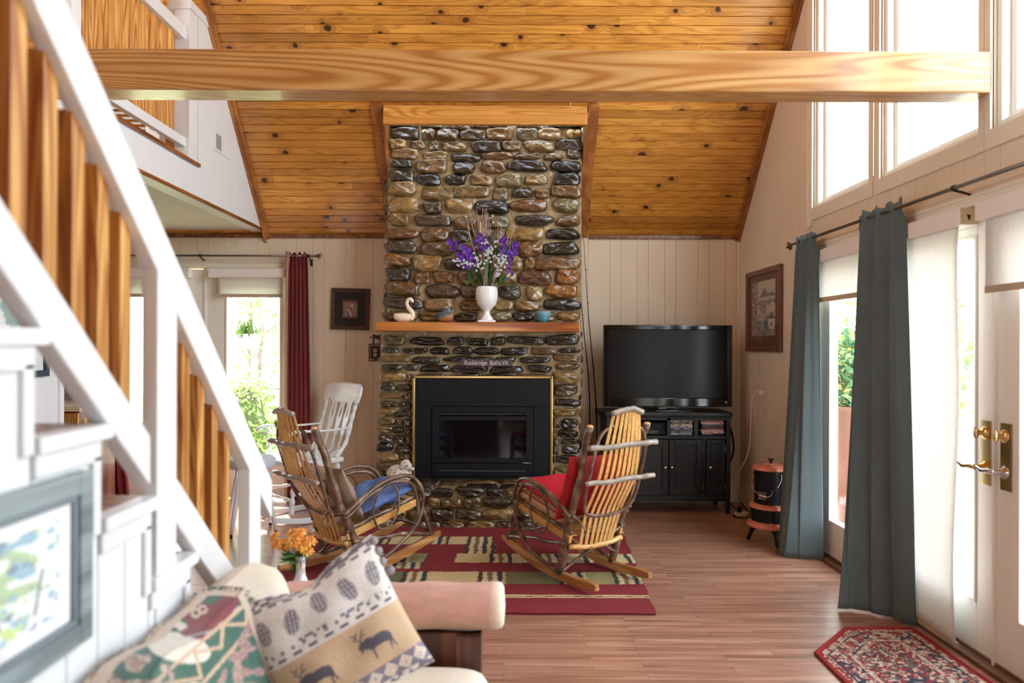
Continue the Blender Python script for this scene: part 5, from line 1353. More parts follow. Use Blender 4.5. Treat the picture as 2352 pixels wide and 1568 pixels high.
# ================================================================ TWIG ROCKERS
def pillow(b, sx, sy, th, M, n=26, col=None, pinch=.14, wr=.008, colfn=None, seed=0, sq=.55):
    """stuffed cushion: two skins meeting at a seam"""
    for s in (1, -1):
        def fn(u, v):
            a, c = u*2-1, v*2-1
            e = (max(0, 1-abs(a)**2.6)*max(0, 1-abs(c)**2.6))**sq
            px = a*(1-pinch*(1-abs(c)**2.0)*abs(a)**3*.5); py = c*(1-pinch*(1-abs(a)**2.0)*abs(c)**3*.5)
            z = s*th*e+wr*e*math.sin(a*7+seed)*math.sin(c*6+seed*2)
            return (px*sx/2, py*sy/2, z)
        V0 = MB().grid(n, n, fn, colfn, flip=(s < 0))
        b.add(xf(M, V0.v[0]), V0.f, V0.c[0] if V0.c else col)
    return b
def twig_rocker(lab, loc, heading, lean=0.0):
    T = thing('twig_rocking_chair', lab, 'rocking chair', loc, (0, 0, heading), 'bent twig rocking chairs')
    HW = .205
    K = Matrix.Rotation(-lean, 4, 'Y')
    def add(name, b, m, parent=T, **k):
        b.v = [xf(K, v) for v in b.v]; return b.build(name, m, parent, **k)
    o = lambda s: s-.33      # local forward coordinate
    # rockers
    for sd in (1, -1):
        b = MB(); N = 26; V = []
        for i in range(N):
            s = -.03+.94*i/(N-1); z = (s-.27)**2/3.6
            h_ = .052*(1-.45*max(0, (abs(s-.42)-.36)/.12))
            for (dy, dz) in ((-.016, 0), (.016, 0), (.016, h_), (-.016, h_)): V.append((o(s), sd*HW+dy, z+dz+.012))
        F = [(i*4+k, i*4+(k+1) % 4, i*4+4+(k+1) % 4, i*4+4+k) for i in range(N-1) for k in range(4)]+[(3, 2, 1, 0), tuple((N-1)*4+k for k in range(4))]
        b.add(V, F); add('rocker', b, MT['rocker'], bevel=.004)
        sd_ = sd*HW; q = int(10*(sd+2))
        # rear post, front leg
        P, R = twig([(o(.30), sd_, .06), (o(.25), sd_*1.02, .26), (o(.165), sd_*1.03, .49), (o(.085), sd_*1.04, .755), (o(.02), sd_*1.08, .945)], .026, .021, 10, 30, q, wob=.004)
        add('rear_post', MB().tube(P, R, 10), MT['bark'], smooth=True)
        e = P[-1]; b = MB().tube([e-(P[-1]-P[-2])*.05, e+np.array((0, 0, .004)), e+np.array((0, 0, .012))], [.0215, .021, .012], 10); add('post_end', b, MT['cutwood'], smooth=True)
        P, R = twig([(o(.84), sd_, .13), (o(.80), sd_, .26), (o(.755), sd_, .39)], .015, .013, 8, 14, q+1); add('front_leg', MB().tube(P, R, 8), MT['bark'], smooth=True)
        P, R = twig([(o(.86), sd_*.99, .145), (o(.6), sd_*1.05, .20), (o(.40), sd_*1.08, .222), (o(.235), sd_*1.14, .245)], .013, .012, 8, 22, q+2); add('side_stretcher', MB().tube(P, R, 8), MT['bark'], smooth=True)
        # bent arms
        b = MB()
        P, R = twig([(o(.175), sd_*1.16, .415), (o(.28), sd_*1.22, .490), (o(.41), sd_*1.25, .545), (o(.55), sd_*1.22, .572), (o(.67), sd_*1.16, .555), (o(.745), sd_*1.10, .480), (o(.772), sd_*1.06, .385), (o(.745), sd_*1.08, .285), (o(.655), sd_*1.10, .185), (o(.52), sd_*1.10, .115), (o(.40), sd_*1.09, .085), (o(.27), sd_*1.08, .045)], .0145, .011, 8, 80, q+3)
        b.tube(P, R, 8); add('arm_bow', b, MT['bark'], smooth=True)
        b = MB(); P, R = twig([(o(.185), sd_*1.10, .385), (o(.30), sd_*1.14, .462), (o(.43), sd_*1.18, .520), (o(.56), sd_*1.16, .545), (o(.66), sd_*1.10, .522), (o(.72), sd_*1.05, .445), (o(.735), sd_*1.04, .36), (o(.725), sd_*1.06, .31)], .013, .011, 8, 60, q+4)
        b.tube(P, R, 8); add('arm_bow', b, MT['bark'], smooth=True)
        cx_, cz_ = .475, .402
        P, R = twig([(o(cx_+.092*math.cos(a)+.02*math.sin(a)), sd_*1.17, cz_+.135*math.sin(a)) for a in np.linspace(0, 2*PI, 12, endpoint=False)], .0075, .0075, 7, 60, q+5, closed=True)
        add('side_loop', MB().tube(P, R, 7, closed=True), MT['bark'], smooth=True)
        # seat side rail
        b = MB(); a_ = math.atan2(.11, .52)
        b.box(-.275, .275, -.010, .010, -.022, .022, M=TR(o(.48), sd_*.98, .325) @ RY(-a_)); add('seat_rail', b, MT['slat'], bevel=.004)
        P, R = twig([(o(.20), sd_*.96, .31), (o(.48), sd_*.97, .362), (o(.755), sd_*.98, .42)], .010, .009, 7, 20, q+6); add('seat_twig', MB().tube(P, R, 7), MT['bark'], smooth=True)
    # seat slats
    for k in range(9):
        s = .24+.06*k; b = MB().box(-.022, .022, -HW-.01, HW+.01, -.004, .004, M=TR(o(s), 0, .292+(s-.24)*.21) @ RY(-.2)); add('seat_slat', b, MT['slat'], bevel=.002)
    # back slats
    prf = [(.225, .195), (.20, .28), (.148, .43), (.085, .54), (.030, .65), (-.015, .84), (-.045, 1.03)]
    zs = [p[1] for p in prf]; ss = [p[0] for p in prf]
    hw = lambda z: interp(z, [.195, .43, .65, .85, 1.03], [.130, .150, .153, .138, .106])
    n = 8
    for k in range(n):
        f = (k-(n-1)/2)/((n-1)/2); V, N = [], 24
        sp_ = spline([(s, 0, z) for s, z in prf], 24); N = len(sp_)
        for i in range(N):
            s, z = sp_[i][0], sp_[i][2]; t_ = sp_[min(i+1, N-1)]-sp_[max(i-1, 0)]; t_ = t_/np.linalg.norm(t_); nx_, nz_ = t_[2], -t_[0]
            c = f*(hw(z)-.012)*(1-.0); cv = .030*(1-f*f); wd = .0122
            for (dy, dn) in ((-wd, -.003), (wd, -.003), (wd, .003), (-wd, .003)): V.append((o(s)-cv*.6+nx_*dn, c+dy, z+nz_*dn))
        F = [(i*4+a, i*4+(a+1) % 4, i*4+4+(a+1) % 4, i*4+4+a) for i in range(N-1) for a in range(4)]+[(3, 2, 1, 0), tuple((N-1)*4+a for a in range(4))]
        add('back_slat', MB().add(V, F), MT['slat'], bevel=.0015)
    P, R = twig([(o(-.055), -.115, 1.022), (o(-.067), -.06, 1.04), (o(-.07), 0, 1.046), (o(-.067), .06, 1.04), (o(-.055), .115, 1.022)], .017, .016, 8, 20, 31, wob=.002); add('top_rail', MB().tube(P, R, 8), MT['barkpale'], smooth=True)
    P, R = twig([(o(.215), -HW, .225), (o(.20), 0, .21), (o(.215), HW, .225)], .016, .015, 8, 14, 32, wob=.002); add('lower_rail', MB().tube(P, R, 8), MT['slat'], smooth=True)
    for (s, z, r, hwd, sd_) in ((.012, .835, .0175, .262, 41), (.034, .635, .016, .262, 42)):
        P, R = twig([(o(s)-.034, -hwd, z), (o(s)-.042, -.09, z+.004), (o(s)-.042, .09, z-.002), (o(s)-.034, hwd, z)], r, r*.95, 9, 30, sd_, wob=.002); add('crossbar', MB().tube(P, R, 9), MT['barkpale'], smooth=True)
    P, R = twig([(o(.062)-.016, -.20, .66), (o(.02)-.018, -.195, .82), (o(.0)-.016, -.14, .925), (o(-.02)-.016, 0, .965), (o(.0)-.016, .14, .925), (o(.02)-.018, .195, .82), (o(.062)-.016, .20, .66), (o(.11)-.016, .195, .50), (o(.15)-.016, .14, .425), (o(.155)-.016, 0, .405), (o(.15)-.016, -.14, .425), (o(.11)-.016, -.195, .50)], .0105, .0105, 8, 90, 43, closed=True)
    add('back_hoop', MB().tube(P, R, 8, closed=True), MT['bark'], smooth=True)
    P, R = twig([(o(.20)-.03, -.23, .425), (o(.24)-.035, 0, .36), (o(.20)-.03, .23, .425)], .0095, .009, 7, 20, 44); add('rear_bow', MB().tube(P, R, 7), MT['bark'], smooth=True)
    P, R = twig([(o(.19)-.03, .225, .42), (o(.245)-.03, .03, .27), (o(.29)-.03, -.215, .115)], .011, .009, 7, 20, 45); add('rear_brace', MB().tube(P, R, 7), MT['bark'], smooth=True)
    P, R = twig([(o(.30)-.03, .225, .075), (o(.27)-.045, .0, .20), (o(.24)-.03, -.225, .31)], .010, .009, 7, 20, 46); add('rear_brace', MB().tube(P, R, 7), MT['bark'], smooth=True)
    P, R = twig([(o(.755), -HW-.02, .395), (o(.765), 0, .402), (o(.755), HW+.02, .395)], .015, .014, 8, 16, 47); add('front_rail', MB().tube(P, R, 8), MT['bark'], smooth=True)
    P, R = twig([(o(.83), -HW, .175), (o(.84), 0, .18), (o(.83), HW, .175)], .012, .012, 8, 16, 48); add('front_stretcher', MB().tube(P, R, 8), MT['bark'], smooth=True)
    return T
# right chair: heading (-.56, .83); rear tips (.506,4.105) and (.838,4.33)
hR = math.atan2(.83, -.56)
cR = (.672-.56*.33, 4.217+.83*.33, .012)
twig_rocker('bent twig rocking chair on the right with red cushions, facing the fireplace', cR, hR, .0)
hL = math.atan2(.69, .72)
cL = (-1.22+.72*.33, 4.362+.69*.33, .012)
twig_rocker('bent twig rocking chair on the left with a folded blue cushion on its seat', cL, hL, .05)
def chairM(c, h, lean=0): return TR(*c) @ RZ(h) @ Matrix.Rotation(-lean, 4, 'Y')
MR, ML = chairM(cR, hR), chairM(cL, hL, .05)
def cushion(name, lab, cat, M, sx, sy, th, m, **k):
    o = pillow(MB(), sx, sy, th, Matrix.Identity(4), **k).build(name, m, smooth=True); o.matrix_world = M; return tag(o, lab, cat)
SEATT = RY(-.21)
# right chair cushions (burlap box pad, crimson pad, red back cushion)
o = cushion('burlap_cushion', 'tan burlap cushion with red stitching under the red pad of the right rocker', 'cushion', MR @ TR(.17, 0, .415) @ SEATT, .47, .44, .052, MT['burlap'], sq=.32, pinch=.05)
b = MB()
for k in range(40):
    for (xx, yy, dx, dy) in ((-.225+.45*k/39, .214, 1, 0), (.232, -.2+.4*k/39, 0, 1)):
        b.box(-.005, .005, -.002, .002, -.002, .002, M=TR(xx, yy, .026+.004*(k % 2)) @ RZ(math.atan2(dy, dx)+.5))
b.build('stitching', MT['red'], o)
cushion('crimson_cushion', 'bright crimson pad lying on the burlap cushion of the right rocker', 'cushion', MR @ TR(.20, .01, .492) @ SEATT, .44, .43, .045, MT['crimson'], pinch=.1, seed=2)
o = cushion('red_back_cushion', 'dark red cushion with a print front leaning on the back of the right rocker', 'cushion', MR @ TR(-.12, .0, .575) @ RY(1.22), .42, .54, .065, MT['red'], pinch=.12, seed=4)
def prt(u, v, p): return L((196, 180, 150)) if vn(u*18, v*18) > .5 else L((70, 60, 46))
b = MB(); b.grid(24, 24, lambda u, v: ((u-.5)*.40*(1-.06*abs(v-.5)), (v-.5)*.48, .008+.067*(max(0, 1-abs(u*2-1)**2.6)*max(0, 1-abs(v*2-1)**2.6))**.55), prt); b.build('print_front', MT['tapestry'], o, smooth=True)
# left chair: blue denim pad, folded lodge cushion
cushion('denim_cushion', 'blue denim seat cushion slumped on the left rocker', 'cushion', ML @ TR(.20, -.01, .435) @ SEATT, .42, .42, .055, MT['denim'], seed=3, wr=.024, pinch=.1)
def lodge(u, v, p):
    if v < .35 or v > .85: return L((150, 128, 108))
    n = vn(u*16, v*16); return L((92, 80, 84)) if n > .62 else L((214, 206, 202))
cushion('print_cushion', 'tan and grey print cushion propped against the back slats of the left rocker', 'cushion', ML @ TR(-.08, .0, .52) @ RY(1.15), .36, .46, .065, MT['tapestry'], colfn=lodge, seed=5)

# ================================================================ WHITE ROCKER
WR = thing('white_rocking_chair', 'white painted wooden rocking chair with pierced back splats by the maroon curtain', 'rocking chair', (-1.64, 6.02, 0), (0, 0, math.atan2(-.70, -.72)))
W = MT['white']; 
MB().prism([(-.24, -.20), (-.22, -.23), (.0, -.25), (.24, -.27), (.28, -.24), (.29, 0), (.28, .24), (.24, .27), (0, .25), (-.22, .23), (-.24, .20)], .455, .495, lambda a, c, h: (a, c, h+.02*max(0, a*2-.2))).build('seat', W, WR, bevel=.012)
bl = .30 # lean of back
def bk(y, z): return (-.20-(z-.49)*bl-.03*(1-(y/.26)**2), y, z)
turn = lambda n: 1+.35*math.sin(n)
for sd in (1, -1):
    pts = [(-.15, sd*.225, .495)]+[bk(sd*(.215+.03*(z-.49)), z) for z in (.60, .70, .80, .90, 1.0)]
    P = spline(pts, 40); R = [.013+.006*math.sin(i*.55)**2+(.006 if 14 < i < 20 else 0) for i in range(len(P))]
    MB().tube(P, R, 10).build('back_post', W, WR, smooth=True)
    for (x, y, x2, y2) in ((.20, .20, .25, .235), (-.18, .19, -.22, .225)):
        P = spline([(x, sd*y, .46), ((x+x2)/2, sd*(y+y2)/2, .27), (x2, sd*y2, .06+.03*(x2 > 0))], 36); R = [.014+.008*math.sin(i*.42)**2 for i in range(len(P))]
        MB().tube(P, R, 10).build('leg', W, WR, smooth=True)
    N = 24; V = []
    for i in range(N):
        s = -.48+.92*i/(N-1); z = (s+.02)**2/3.2
        for dy, dz in ((-.013, 0), (.013, 0), (.013, .042), (-.013, .042)): V.append((s, sd*.235+dy, z+dz+.002))
    MB().add(V, [(i*4+k, i*4+(k+1) % 4, i*4+4+(k+1) % 4, i*4+4+k) for i in range(N-1) for k in range(4)]+[(3, 2, 1, 0), tuple((N-1)*4+k for k in range(4))]).build('rocker', W, WR, bevel=.004)
    P = spline([bk(sd*.235, .735), (-.10, sd*.26, .728), (.10, sd*.275, .735), (.22, sd*.275, .742), (.275, sd*.27, .722), (.285, sd*.27, .700)], 30)
    MB().tube(P, np.interp(np.linspace(0, 1, len(P)), [0, .3, .7, .9, 1], [.014, .016, .024, .028, .018]), 10, sq=.6).build('arm', W, WR, smooth=True)
    for x in (.20, .06):
        P = spline([(x-.02, sd*.24, .495), (x-.01, sd*.255, .6), (x, sd*.27, .725)], 26); MB().tube(P, [.010+.007*math.sin(i*.5)**2 for i in range(len(P))], 8).build('arm_spindle', W, WR, smooth=True)
b = MB(); V = []
crest = [(-.27, .94), (-.285, 1.0), (-.27, 1.06), (-.22, 1.085), (0, 1.095), (.22, 1.085), (.27, 1.06), (.285, 1.0), (.27, .94), (.245, .91), (.225, .935), (.20, .955), (.165, .93), (.12, .925), (0, .92), (-.12, .925), (-.165, .93), (-.20, .955), (-.225, .935), (-.245, .91)]
b.prism(crest, -.011, .011, lambda a, c, h: tuple(np.array(bk(a, c))+np.array((h, 0, h*.3)))); b.build('crest_rail', W, WR, bevel=.006)
for yc in (-.115, 0, .115):
    k0 = .9
    def wy(z): return interp(z, [.49, .60, .66, .74, .80, .86, .90, .95], [.020, .021, .022, .031, .042, .033, .030, .044])
    for sd in (1, -1):
        pts = []
        zs_ = np.linspace(.66, .94, 30)
        outer = [(yc*(k0+.25*(z-.49))+sd*wy(z), z) for z in zs_]
        def iny(z): return .012*max(0, 1-((z-.845)/.045)**2)**.5 if abs(z-.845) < .045 else (.0035 if .80 < z < .93 else 0)
        inner = [(yc*(k0+.25*(z-.49))+sd*iny(z), z) for z in zs_[::-1]]
        MB().prism(outer+inner, -.006, .006, lambda a, c, h: tuple(np.array(bk(a, c))+np.array((h, 0, h*.3)))).build('splat', W, WR)
for yc in (-.115, 0, .115):
    zt_ = .67 if abs(yc) in (0, .115) else .92
    P = spline([(-.17, yc*.85, .49)]+[bk(yc*(.9+.25*(z-.49)), z) for z in np.linspace(.54, zt_, 5)], 34); 
    MB().tube(P, [.008+.010*max(0, math.sin(i*.9))**4*(1 if i < 20 else .0)+.003 for i in range(len(P))], 8).build('spindle', W, WR, smooth=True)
P = spline([(.23, -.22, .2), (.235, 0, .2), (.23, .22, .2)], 20); MB().tube(P, [.009+.006*math.sin(i*.5)**2 for i in range(len(P))], 8).build('stretcher', W, WR, smooth=True)
for sd in (1, -1):
    P = spline([(.22, sd*.215, .24), (0, sd*.21, .235), (-.2, sd*.205, .23)], 26); MB().tube(P, [.009+.007*math.sin(i*.5)**2 for i in range(len(P))], 8).build('stretcher', W, WR, smooth=True)
# white stool half hidden by the stair rail
t = thing('white_stool', 'white stool with a padded seat showing past the end of the stair handrail', 'stool', (-1.92, 5.55, 0))
MB().lathe([(0, .49), (.17, .49), (.178, .51), (.176, .545), (.16, .565), (.1, .575), (0, .577)], n=36).build('seat', mat('pale_seat_pad', (206, 214, 222), .8, bmp=(120, .3)), t, auto=50)
for k in range(4):
    a = -.35+k*PI/2; MB().tube([(.12*math.cos(a), .12*math.sin(a), .5), (.15*math.cos(a), .15*math.sin(a), .36), (.19*math.cos(a), .19*math.sin(a), .16), (.222*math.cos(a), .222*math.sin(a), .02)], [.019, .016, .018, .012], 10).build('leg', W, t, smooth=True)
    MB().lathe([(0, 0), (.012, 0), (.012, .03), (0, .03)], n=10, c=(.223*math.cos(a), .223*math.sin(a), 0)).build('foot_tip', MT['blackgloss'], t)

# ================================================================ EASEL, KITCHEN
t = thing('artist_easel', 'small pine easel tied with a green ribbon in front of the maroon curtain', 'easel', (-3.07, 5.6, 0))
MB().box(-.012, .012, -.012, .012, 0, .86, M=TR(-.02, .0, 0) @ RY(-.10)).build('leg', MT['slat'], t, bevel=.002)
MB().box(-.012, .012, -.012, .012, 0, .86, M=TR(-.32, 0, 0) @ RY(.20)).build('leg', MT['slat'], t, bevel=.002)
MB().box(-.012, .012, -.012, .012, 0, .84, M=TR(-.17, .25, 0) @ RX(.30)).build('leg', MT['slat'], t, bevel=.002)
MB().box(-.30, -.03, -.03, .02, .24, .27).build('ledge', MT['slat'], t, bevel=.002)
P = spline([(-.09, -.02, .78), (-.04, -.04, .80), (-.1, -.05, .72), (-.05, -.04, .66), (-.11, -.04, .60), (-.07, -.05, .58), (-.09, -.04, .66), (-.05, -.05, .72)], 40); MB().tube(P, .009, 5, sq=.25).build('ribbon', mat('green_ribbon', (104, 132, 96), .5), t, smooth=True)
kt = thing('kitchen_cabinet', 'pine plank cabinet with a pale counter beyond the stairs', 'cabinet', (-3.80, 5.72, 0))
b = MB()
for k in range(6): b.box(-.6, .46, 0, .02, .10+k*.13, .10+k*.13+.126)
b.build('plank_front', MT['baluster'], kt, bevel=.003); MB().box(-.6, .46, .02, .55, .05, .89).build('carcass', MT['redwood'], kt)
MB().box(-.62, .50, -.04, .57, .89, .93).build('counter', mat('pale_counter', (226, 206, 176), .3), kt, bevel=.005)
MB().box(-.62, .50, .56, .60, .93, 1.22).build('backsplash', mat('grey_tile', (150, 138, 130), .4, var=(18, .25)), kt)

# ================================================================ SOFA AND ITS COVERS
sf = thing('sofa', 'cream sofa with a rolled padded arm and red brown wooden frame by the stairs', 'sofa', (-.35, 1.6, 0))
def rel2(b, name, m, **k): return RB(name, m, b, sf, **k)
# far arm: padded roll
b = MB(); N = 40; V = []; ring = 28
xs_ = list(np.linspace(-.72, -.02, 26))+[-.008, -.0, .004]
rr = [.076]*26+[.072, .060, .0]
for x, r in zip(xs_, rr):
    for k in range(ring):
        a = 2*PI*k/ring; y = math.cos(a)*r*1.18; z = math.sin(a)*r*(1.0 if math.sin(a) > 0 else .92)
        V.append((x, 2.42+y, .555+z+.003*math.sin(x*30+a*2)))
def armc(p):
    t = min(1, max(0, (p[2]-.50)/.06)); f = min(1, max(0, (p[0]+.045)/.03)); q_ = .9+.2*vn(p[0]*14, p[2]*160+p[1]*160)
    return (np.array(L((196, 164, 134)))*(1-t)+np.array(L((206, 158, 142)))*t)*q_*(1-f)+np.array(L((232, 220, 198)))*f
b.add(V, [(i*ring+k, i*ring+(k+1) % ring, (i+1)*ring+(k+1) % ring, (i+1)*ring+k) for i in range(len(xs_)-1) for k in range(ring)], np.array([armc(p) for p in V]))
rel2(b, 'arm_pad', MT['tapestry'], smooth=True)
b = MB().box(-.74, -.075, 2.36, 2.40, .06, .49); rel2(b, 'arm_panel', MT['redwood'], bevel=.004)
b = MB().box(-.155, -.072, 2.33, 2.43, .0, .49); rel2(b, 'arm_post', MT['redwood'], bevel=.006)
b = MB().box(-.76, -.10, .5, 2.36, .12, .26); rel2(b, 'base_rail', MT['redwood'], bevel=.006)
def seatf(b, x0, x1, y0, y1, z0, z1, r=.05):
    nu, nv = 30, 30
    for s in (1, -1):
        b.grid(nu, nv, lambda u, v: (lambda a, c: (((x0+x1)/2+a*(x1-x0)/2), (y0+y1)/2+c*(y1-y0)/2, (z0+z1)/2+s*(z1-z0)/2*((1-abs(a)**7)*(1-abs(c)**7))**.35))(u*2-1, v*2-1), flip=s < 0)
    return b
for (y0, y1) in ((1.78, 2.325), (1.22, 1.77), (.66, 1.21)):
    rel2(seatf(MB(), -.72, -.045, y0, y1, .25, .425), 'seat_cushion', MT['cream_up'], smooth=True)
# back: three plump cushions leaning on the stair wall
def backf(b, y0, y1, zt_=.80):
    def fn(s):
        def f(u, v):
            a, c = u*2-1, v*2-1; th = .085*((1-abs(a)**5)*(1-abs(c)**5))**.4*s
            z = .42+(zt_-.42)*v-(.05*abs(a)**4); x = -.635-.085*v
            return (x+th, (y0+y1)/2+a*(y1-y0)/2, z)
        return f
    b.grid(26, 22, fn(1)); b.grid(26, 22, fn(-1), flip=True); return b
for (y0, y1, zq) in ((1.80, 2.18, .80), (1.22, 1.77, .76), (.66, 1.20, .76)): rel2(backf(MB(), y0, y1, zq), 'back_cushion', MT['cream_up'], smooth=True)

# woven throw over the sofa back; the motifs are woven into the cloth
def proj(p):      # reference frame in which the motif outlines below were noted
    return 1160+F_*p[0]/p[1], 792-(p[2]-1.42)*F_/p[1]
GREEN, CRM_, ROSE = L((66, 106, 94)), L((206, 192, 174)), L((130, 70, 76))
def thr(u, v, p):
    x, y = proj(p); wob = 4*vn(x*.05, y*.05)
    c = np.array(GREEN)*(.9+.2*vn(x*.3, y*.3))
    fence = [((590, 1380), (300, 1640)), ((560, 1395), (250, 1650)), ((600, 1440), (370, 1640))]
    if v > .955 or u > .965: return np.array(L((206, 190, 172)))
    # goose
    if ((x-412)/72)**2+((y-1492-(x-412)*.15)/34)**2 < 1: c = np.array(L((222, 218, 206)))*(.9+.2*vn(x*.4, y*.4))
    if inpoly(x, y, [(366, 1424), (395, 1418), (432, 1440), (434, 1452), (420, 1458), (398, 1440), (368, 1432)]): c = np.array(L((220, 214, 204)))
    # rose boot shape with its scroll
    if inpoly(x, y, [(402, 1418), (420, 1396), (455, 1388), (490, 1392), (512, 1378), (520, 1362), (545, 1368), (549, 1388), (530, 1414), (500, 1446), (462, 1474), (425, 1466), (412, 1458), (432, 1446), (430, 1430)]):
        c = np.array(ROSE)*(.85+.3*vn(x*.5, y*.5))
        if abs(math.hypot(x-452, y-1412)-9) < 3 or abs(math.hypot(x-468, y-1404)-8) < 3: c = np.array(CRM_)
    if segd(x, y, (425, 1470), (500, 1450)) < 1.6 or segd(x, y, (500, 1450), (548, 1395)) < 1.6: c = np.array(L((170, 196, 196)))
    # rail fence
    for a, d in (((568, 1386), (360, 1568)), ((590, 1430), (470, 1568)), ((568, 1386), (566, 1436)), ((566, 1436), (505, 1438)), ((512, 1440), (508, 1490)), ((508, 1490), (448, 1502)), ((448, 1502), (462, 1560)), ((462, 1560), (380, 1575)), ((600, 1380), (568, 1436)), ((360, 1568), (300, 1640)), ((470, 1568), (420, 1640))):
        if segd(x, y, a, d) < 4.2: c = np.array(L((206, 178, 152)))
    # floral ground towards the hem
    if y-1500 > (x-300)*-.9 and x > 500+ (1568-y)*.5 and vn(x*.055, y*.055) > .46: c = np.array(L(rnd.choice([(196, 182, 168), (160, 132, 126), (190, 120, 124), (110, 116, 112)])))
    if x < 400 and y > 1500+(x-250)*.1 and vn(x*.05+3, y*.05) > .45: c = np.array(L(rnd.choice([(182, 160, 148), (120, 132, 124), (150, 100, 98), (206, 196, 182)])))
    return c
def thrf(u, v):
    y = .95+.89*u; sag = .01*math.sin(u*14)
    # v 0 at the hem on the seat, 1 at the top against the wall
    if v > .86: f = (v-.86)/.14; x = -.672-.105*f; z = .785-.0*f-.02*(f-.5)**2+sag
    elif v > .22: f = (v-.22)/.64; x = -.530-.142*f+.012*math.sin(f*PI); z = .47+.315*f+sag*f
    else: f = v/.22; x = -.36-.17*f; z = .445+.025*f*f
    return (x+.008*math.sin(u*23+v*5), y+.01*math.sin(v*9), z)
o = thing('tapestry_throw', 'green woven throw with a goose and rail fence pattern spread over the sofa back', 'throw', (-.6, 1.5, .45))
RB('cloth', MT['tapestry'], MB().grid(260, 170, thrf, thr), o, smooth=True, solid=.006)
b = MB(); q = random.Random(8)
for k in range(150):
    u = k/150; p = np.array(thrf(u, 1.0)); P = [p, p+np.array((q.uniform(-.004, .004), q.uniform(-.01, .01), .006)), p+np.array((-.006, q.uniform(-.02, .02), .004))]; b.tube(P, .0022, 4, col=L(q.choice([(206, 196, 176), (130, 136, 128), (180, 150, 130)])))
for k in range(110):
    v = .25+.75*k/110; p = np.array(thrf(1.0, v)); P = [p, p+np.array((q.uniform(-.006, .006), .014, .008)), p+np.array((q.uniform(-.01, .01), .030, .0))]; b.tube(P, .0024, 4, col=L(q.choice([(206, 196, 176), (120, 126, 118), (180, 150, 130)])))
RB('fringe', MT['tapestry'], b, o)

# lodge pillow
def lodgep(u, v, p):
    # u across, v from the bottom edge up
    CR = np.array(L((226, 220, 214))); TN = np.array(L((206, 176, 144))); DK = np.array(L((98, 92, 104)))
    t = 1-v; c = CR*(.95+.1*vn(u*30, v*30))
    def dash(pos, w_, per, fill): return abs(t-pos) < w_ and (u*per) % 1 < fill
    if t < .07: 
        c = CR
        if vn(u*22, t*60) > .5: c = DK*1.2
    elif t < .11:
        if dash(.09, .010, 10, .6): c = DK
    elif t < .37:      # pine cones
        k = u*5; i = math.floor(k); f = k-i-.5; zc = .245+.02*math.sin(i*2.3); a = f*.92+.25*math.sin(i*1.7)*(t-zc)*4
        if (a/.24)**2+((t-zc)/.09)**2 < 1 and (math.sin((t-zc)*190+a*26)*math.sin((t-zc)*190-a*26) > -.35): c = DK*1.35
    elif t < .49:
        if abs(t-.395) < .008 and vn(u*40, 5) > .55: c = DK*1.5
        if abs(t-.42) < .016 and ((u*13) % 1) < .3: c = DK*1.5
        if dash(.465, .009, 9, .55): c = DK
    elif t < .83:
        c = TN*(.92+.16*vn(u*12, v*12))
        for xc in (.30, .72):
            x, y = (u-xc)*1.05, (t-.665)
            if inpoly(x, y, [(-.135, -.01), (-.12, -.035), (-.085, -.045), (-.05, -.055), (-.01, -.04), (.06, -.045), (.10, -.03), (.115, .0), (.11, .04), (.125, .10), (.118, .10), (.095, .045), (.085, .105), (.076, .105), (.078, .04), (.05, .03), (.0, .03), (-.03, .035), (-.035, .105), (-.044, .105), (-.05, .035), (-.075, .015), (-.10, .012), (-.115, .03), (-.12, .008)]): c = DK*.85
            for a_, d_ in (((-.10, -.045), (-.125, -.10)), ((-.10, -.045), (-.07, -.10)), ((-.112, -.07), (-.145, -.08)), ((-.09, -.07), (-.05, -.085)), ((-.125, -.10), (-.145, -.115)), ((-.07, -.10), (-.05, -.12)), ((-.12, -.09), (-.10, -.115))):
                if segd(x, y, a_, d_) < .0045: c = DK
        if vn(u*9, 3) > .80 and t > .55: c = c
    elif t < .95:
        k = u*9; f = abs(k-math.floor(k)-.5)*2; g = abs(t-.89)/.06
        s_ = f+g
        c = DK*1.8 if s_ > .95 else (CR if s_ > .72 else (TN if s_ > .45 else CR)) if s_ > .2 else DK*1.4
    else:
        c = CR if vn(u*30, v*30) > .4 else DK*1.6
    return c
pm = np.array(0)
cz_ = np.array((-.432, 1.88, .672))
# pillow plane: u-axis rises to the right, face turned to the room and the camera
ua = Vector((.84, .30, .42)).normalized(); nn = Vector((.28, -.86, .35)); nn = (nn-nn.dot(ua)*ua).normalized(); va = nn.cross(ua).normalized()
PM = Matrix(((ua[0], va[0], nn[0], cz_[0]), (ua[1], va[1], nn[1], cz_[1]), (ua[2], va[2], nn[2], cz_[2]), (0, 0, 0, 1)))
b = MB()
for s in (1, -1):
    def fn(u, v):
        a, c = u*2-1, v*2-1; e = (max(0, 1-abs(a)**2.6)*max(0, 1-abs(c)**2.6))**.5
        px_ = a*(1-.06*(1-c*c)*abs(a)**3); py_ = c*(1-.06*(1-a*a)*abs(c)**3)
        dent = -.05*math.exp(-((a+.1)/.35)**2)*max(0, c)**3
        z = s*.07*e+.006*e*math.sin(a*7+1)*math.sin(c*6)
        return (px_*.190, py_*.183+dent*.6, z)
    g_ = MB().grid(150, 150, fn, lodgep, flip=s < 0); b.add(g_.v[0], g_.f, g_.c[0])
lp = b.build('lodge_pillow', MT['tapestry'], smooth=True); lp.matrix_world = PM
tag(lp, 'cream and tan throw pillow printed with moose and pine cones on the sofa', 'pillow')
b = MB(); q = random.Random(9)
for k in range(4): b.ell((.188+q.uniform(-.006, .006), .165-.03*k, .004), (.013, .013, .013), n=10, m=6)
